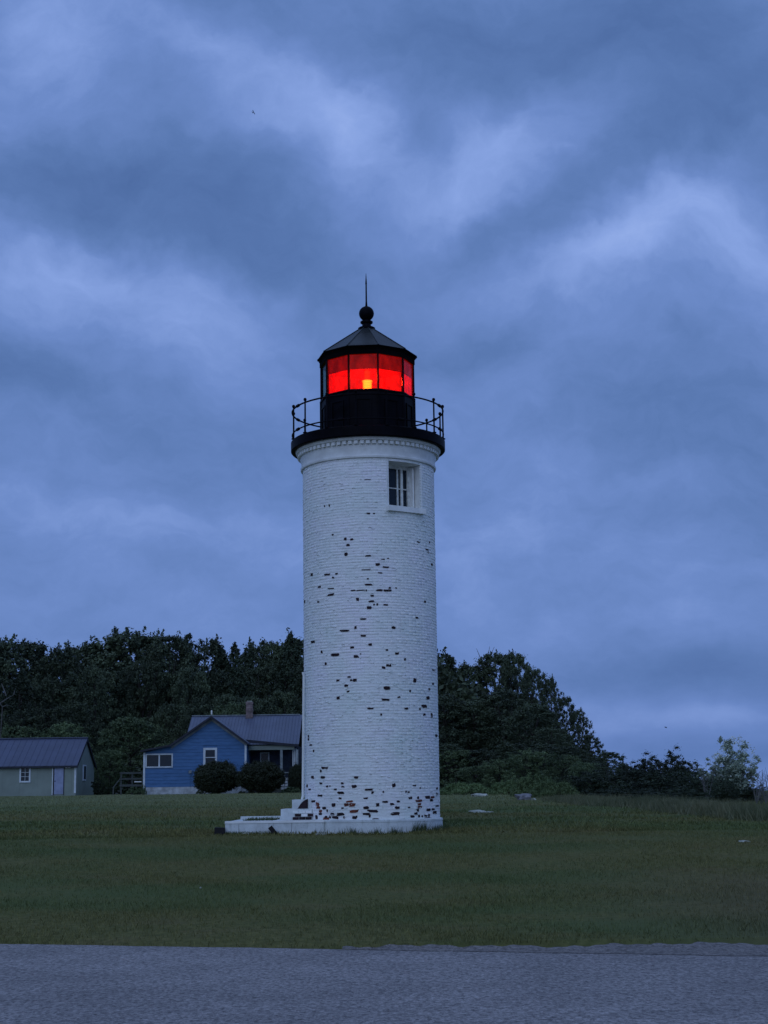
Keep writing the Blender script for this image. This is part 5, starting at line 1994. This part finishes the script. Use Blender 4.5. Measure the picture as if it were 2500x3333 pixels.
def gp(px, py, dy, hs):
    """ground point seen at a pixel"""
    lo, hi = 20.0, 130.0
    for _ in range(50):
        m_ = (lo + hi) / 2
        p = at(px, py, m_)
        if p.z > gz(p.x, m_): lo = m_
        else: hi = m_
    return (at(px, py, lo).x, lo, dy, hs)


tg = [gp(1800, 2606, 2.5, .5), gp(1900, 2615, 4, .8), gp(2050, 2622, 4, 1), gp(2150, 2632, 4, 1), gp(2250, 2645, 3.5, 1.0), gp(2370, 2655, 3.0, 1.05), gp(2500, 2660, 3.0, 1.1), (18, 44, 3, 1.2)]
tall('tall_grass', 'band of tall uncut grass in front of the shrubs on the right', tg, 30000, .14, .40, .020, 'tall_grass', 3, .9)
rgw = np.random.default_rng(9)
nw = 700
aw = rgw.uniform(-1.6, 1.7, nw)
cl = np.array([-.9, -.25, .05, .3, .62, .75, 1.0, 1.2])
aw = np.where(rgw.uniform(0, 1, nw) < .6, cl[rgw.integers(0, 8, nw)] + rgw.normal(size=nw) * .035, aw)
rw_ = Rp + .03 + np.abs(rgw.normal(size=nw)) * .06
xw, yw = TX + rw_ * np.sin(aw), TY - rw_ * np.cos(aw)
V, Fa = blades(xw, yw, lawn_height(xw, yw) - .01, rgw.uniform(.05, .20, nw) * np.where(np.abs(aw - .68) < .15, 1.5, 1), .016, .6, rgw)
tag(link('weeds', np_mesh('weeds', V, Fa, M['weeds'], k=3)), 'weeds and long grass growing round the foot of the tower', 'weeds', kind='stuff')
nw = 500
xw = rgw.uniform(xl, x0, nw)
yw = rgw.uniform(PLY0 - .09, PLY0 - .02, nw)
V, Fa = blades(xw, yw, lawn_height(xw, yw) - .01, rgw.uniform(.04, .10, nw), .014, .6, rgw)
tag(link('edge_grass', np_mesh('edge_grass', V, Fa, M['weeds'], k=3)), 'longer grass along the front foot of the foundation slab', 'grass', kind='stuff')
nw = 420
xw = rgw.uniform(at(795, 2660, 36).x, at(895, 2660, 36).x, nw)
yw = rgw.uniform(PLY0 + .9, PLY1 - .5, nw)
V, Fa = blades(xw, yw, np.full(nw, pz - .012), rgw.uniform(.03, .09, nw), .02, .8, rgw)
tag(link('slab_weeds', np_mesh('slab_weeds', V, Fa, M['weeds'], k=3)), 'weeds and moss growing on top of the foundation slab', 'weeds', kind='stuff')

add_lawn_blades()

# ------------------------------------------------------------------ birds
def bird(px, py, Y, span, bank, label):
    mb = MB()
    b_len = span * .42
    mb.tube([(0, -b_len * .5, 0), (0, -b_len * .32, 0), (0, 0, 0), (0, b_len * .3, .0), (0, b_len * .55, 0)], [b_len * .03, b_len * .10, b_len * .13, b_len * .07, b_len * .02], 8)
    for s in (-1, 1):
        vs = [(s * .02, -b_len * .16, 0), (s * span * .22, -b_len * .24, span * .09), (s * span * .5, b_len * .05, span * .02), (s * span * .24, b_len * .10, span * .085), (s * .02, b_len * .16, 0)]
        mb.slab(vs, (0, 0, .012))
    mb.slab([(-.03, b_len * .5, 0), (.03, b_len * .5, 0), (.06, b_len * .72, 0), (-.06, b_len * .72, 0)], (0, 0, .01))
    o = mb.build('bird', M['bird'], smooth=False)
    o.location = at(px, py, Y)
    o.rotation_euler = (R(20), R(bank), R(60))
    tag(o, label, 'bird')


bird(825, 366, 70, .28, 35, 'small dark bird flying high in the upper left sky')
bird(2167, 2368, 130, .55, 5, 'distant bird gliding low above the shrubs on the right')
print('tris', sum(sum(len(p.vertices) - 2 for p in me.polygons) for me in bpy.data.meshes if len(me.polygons) < 200000))
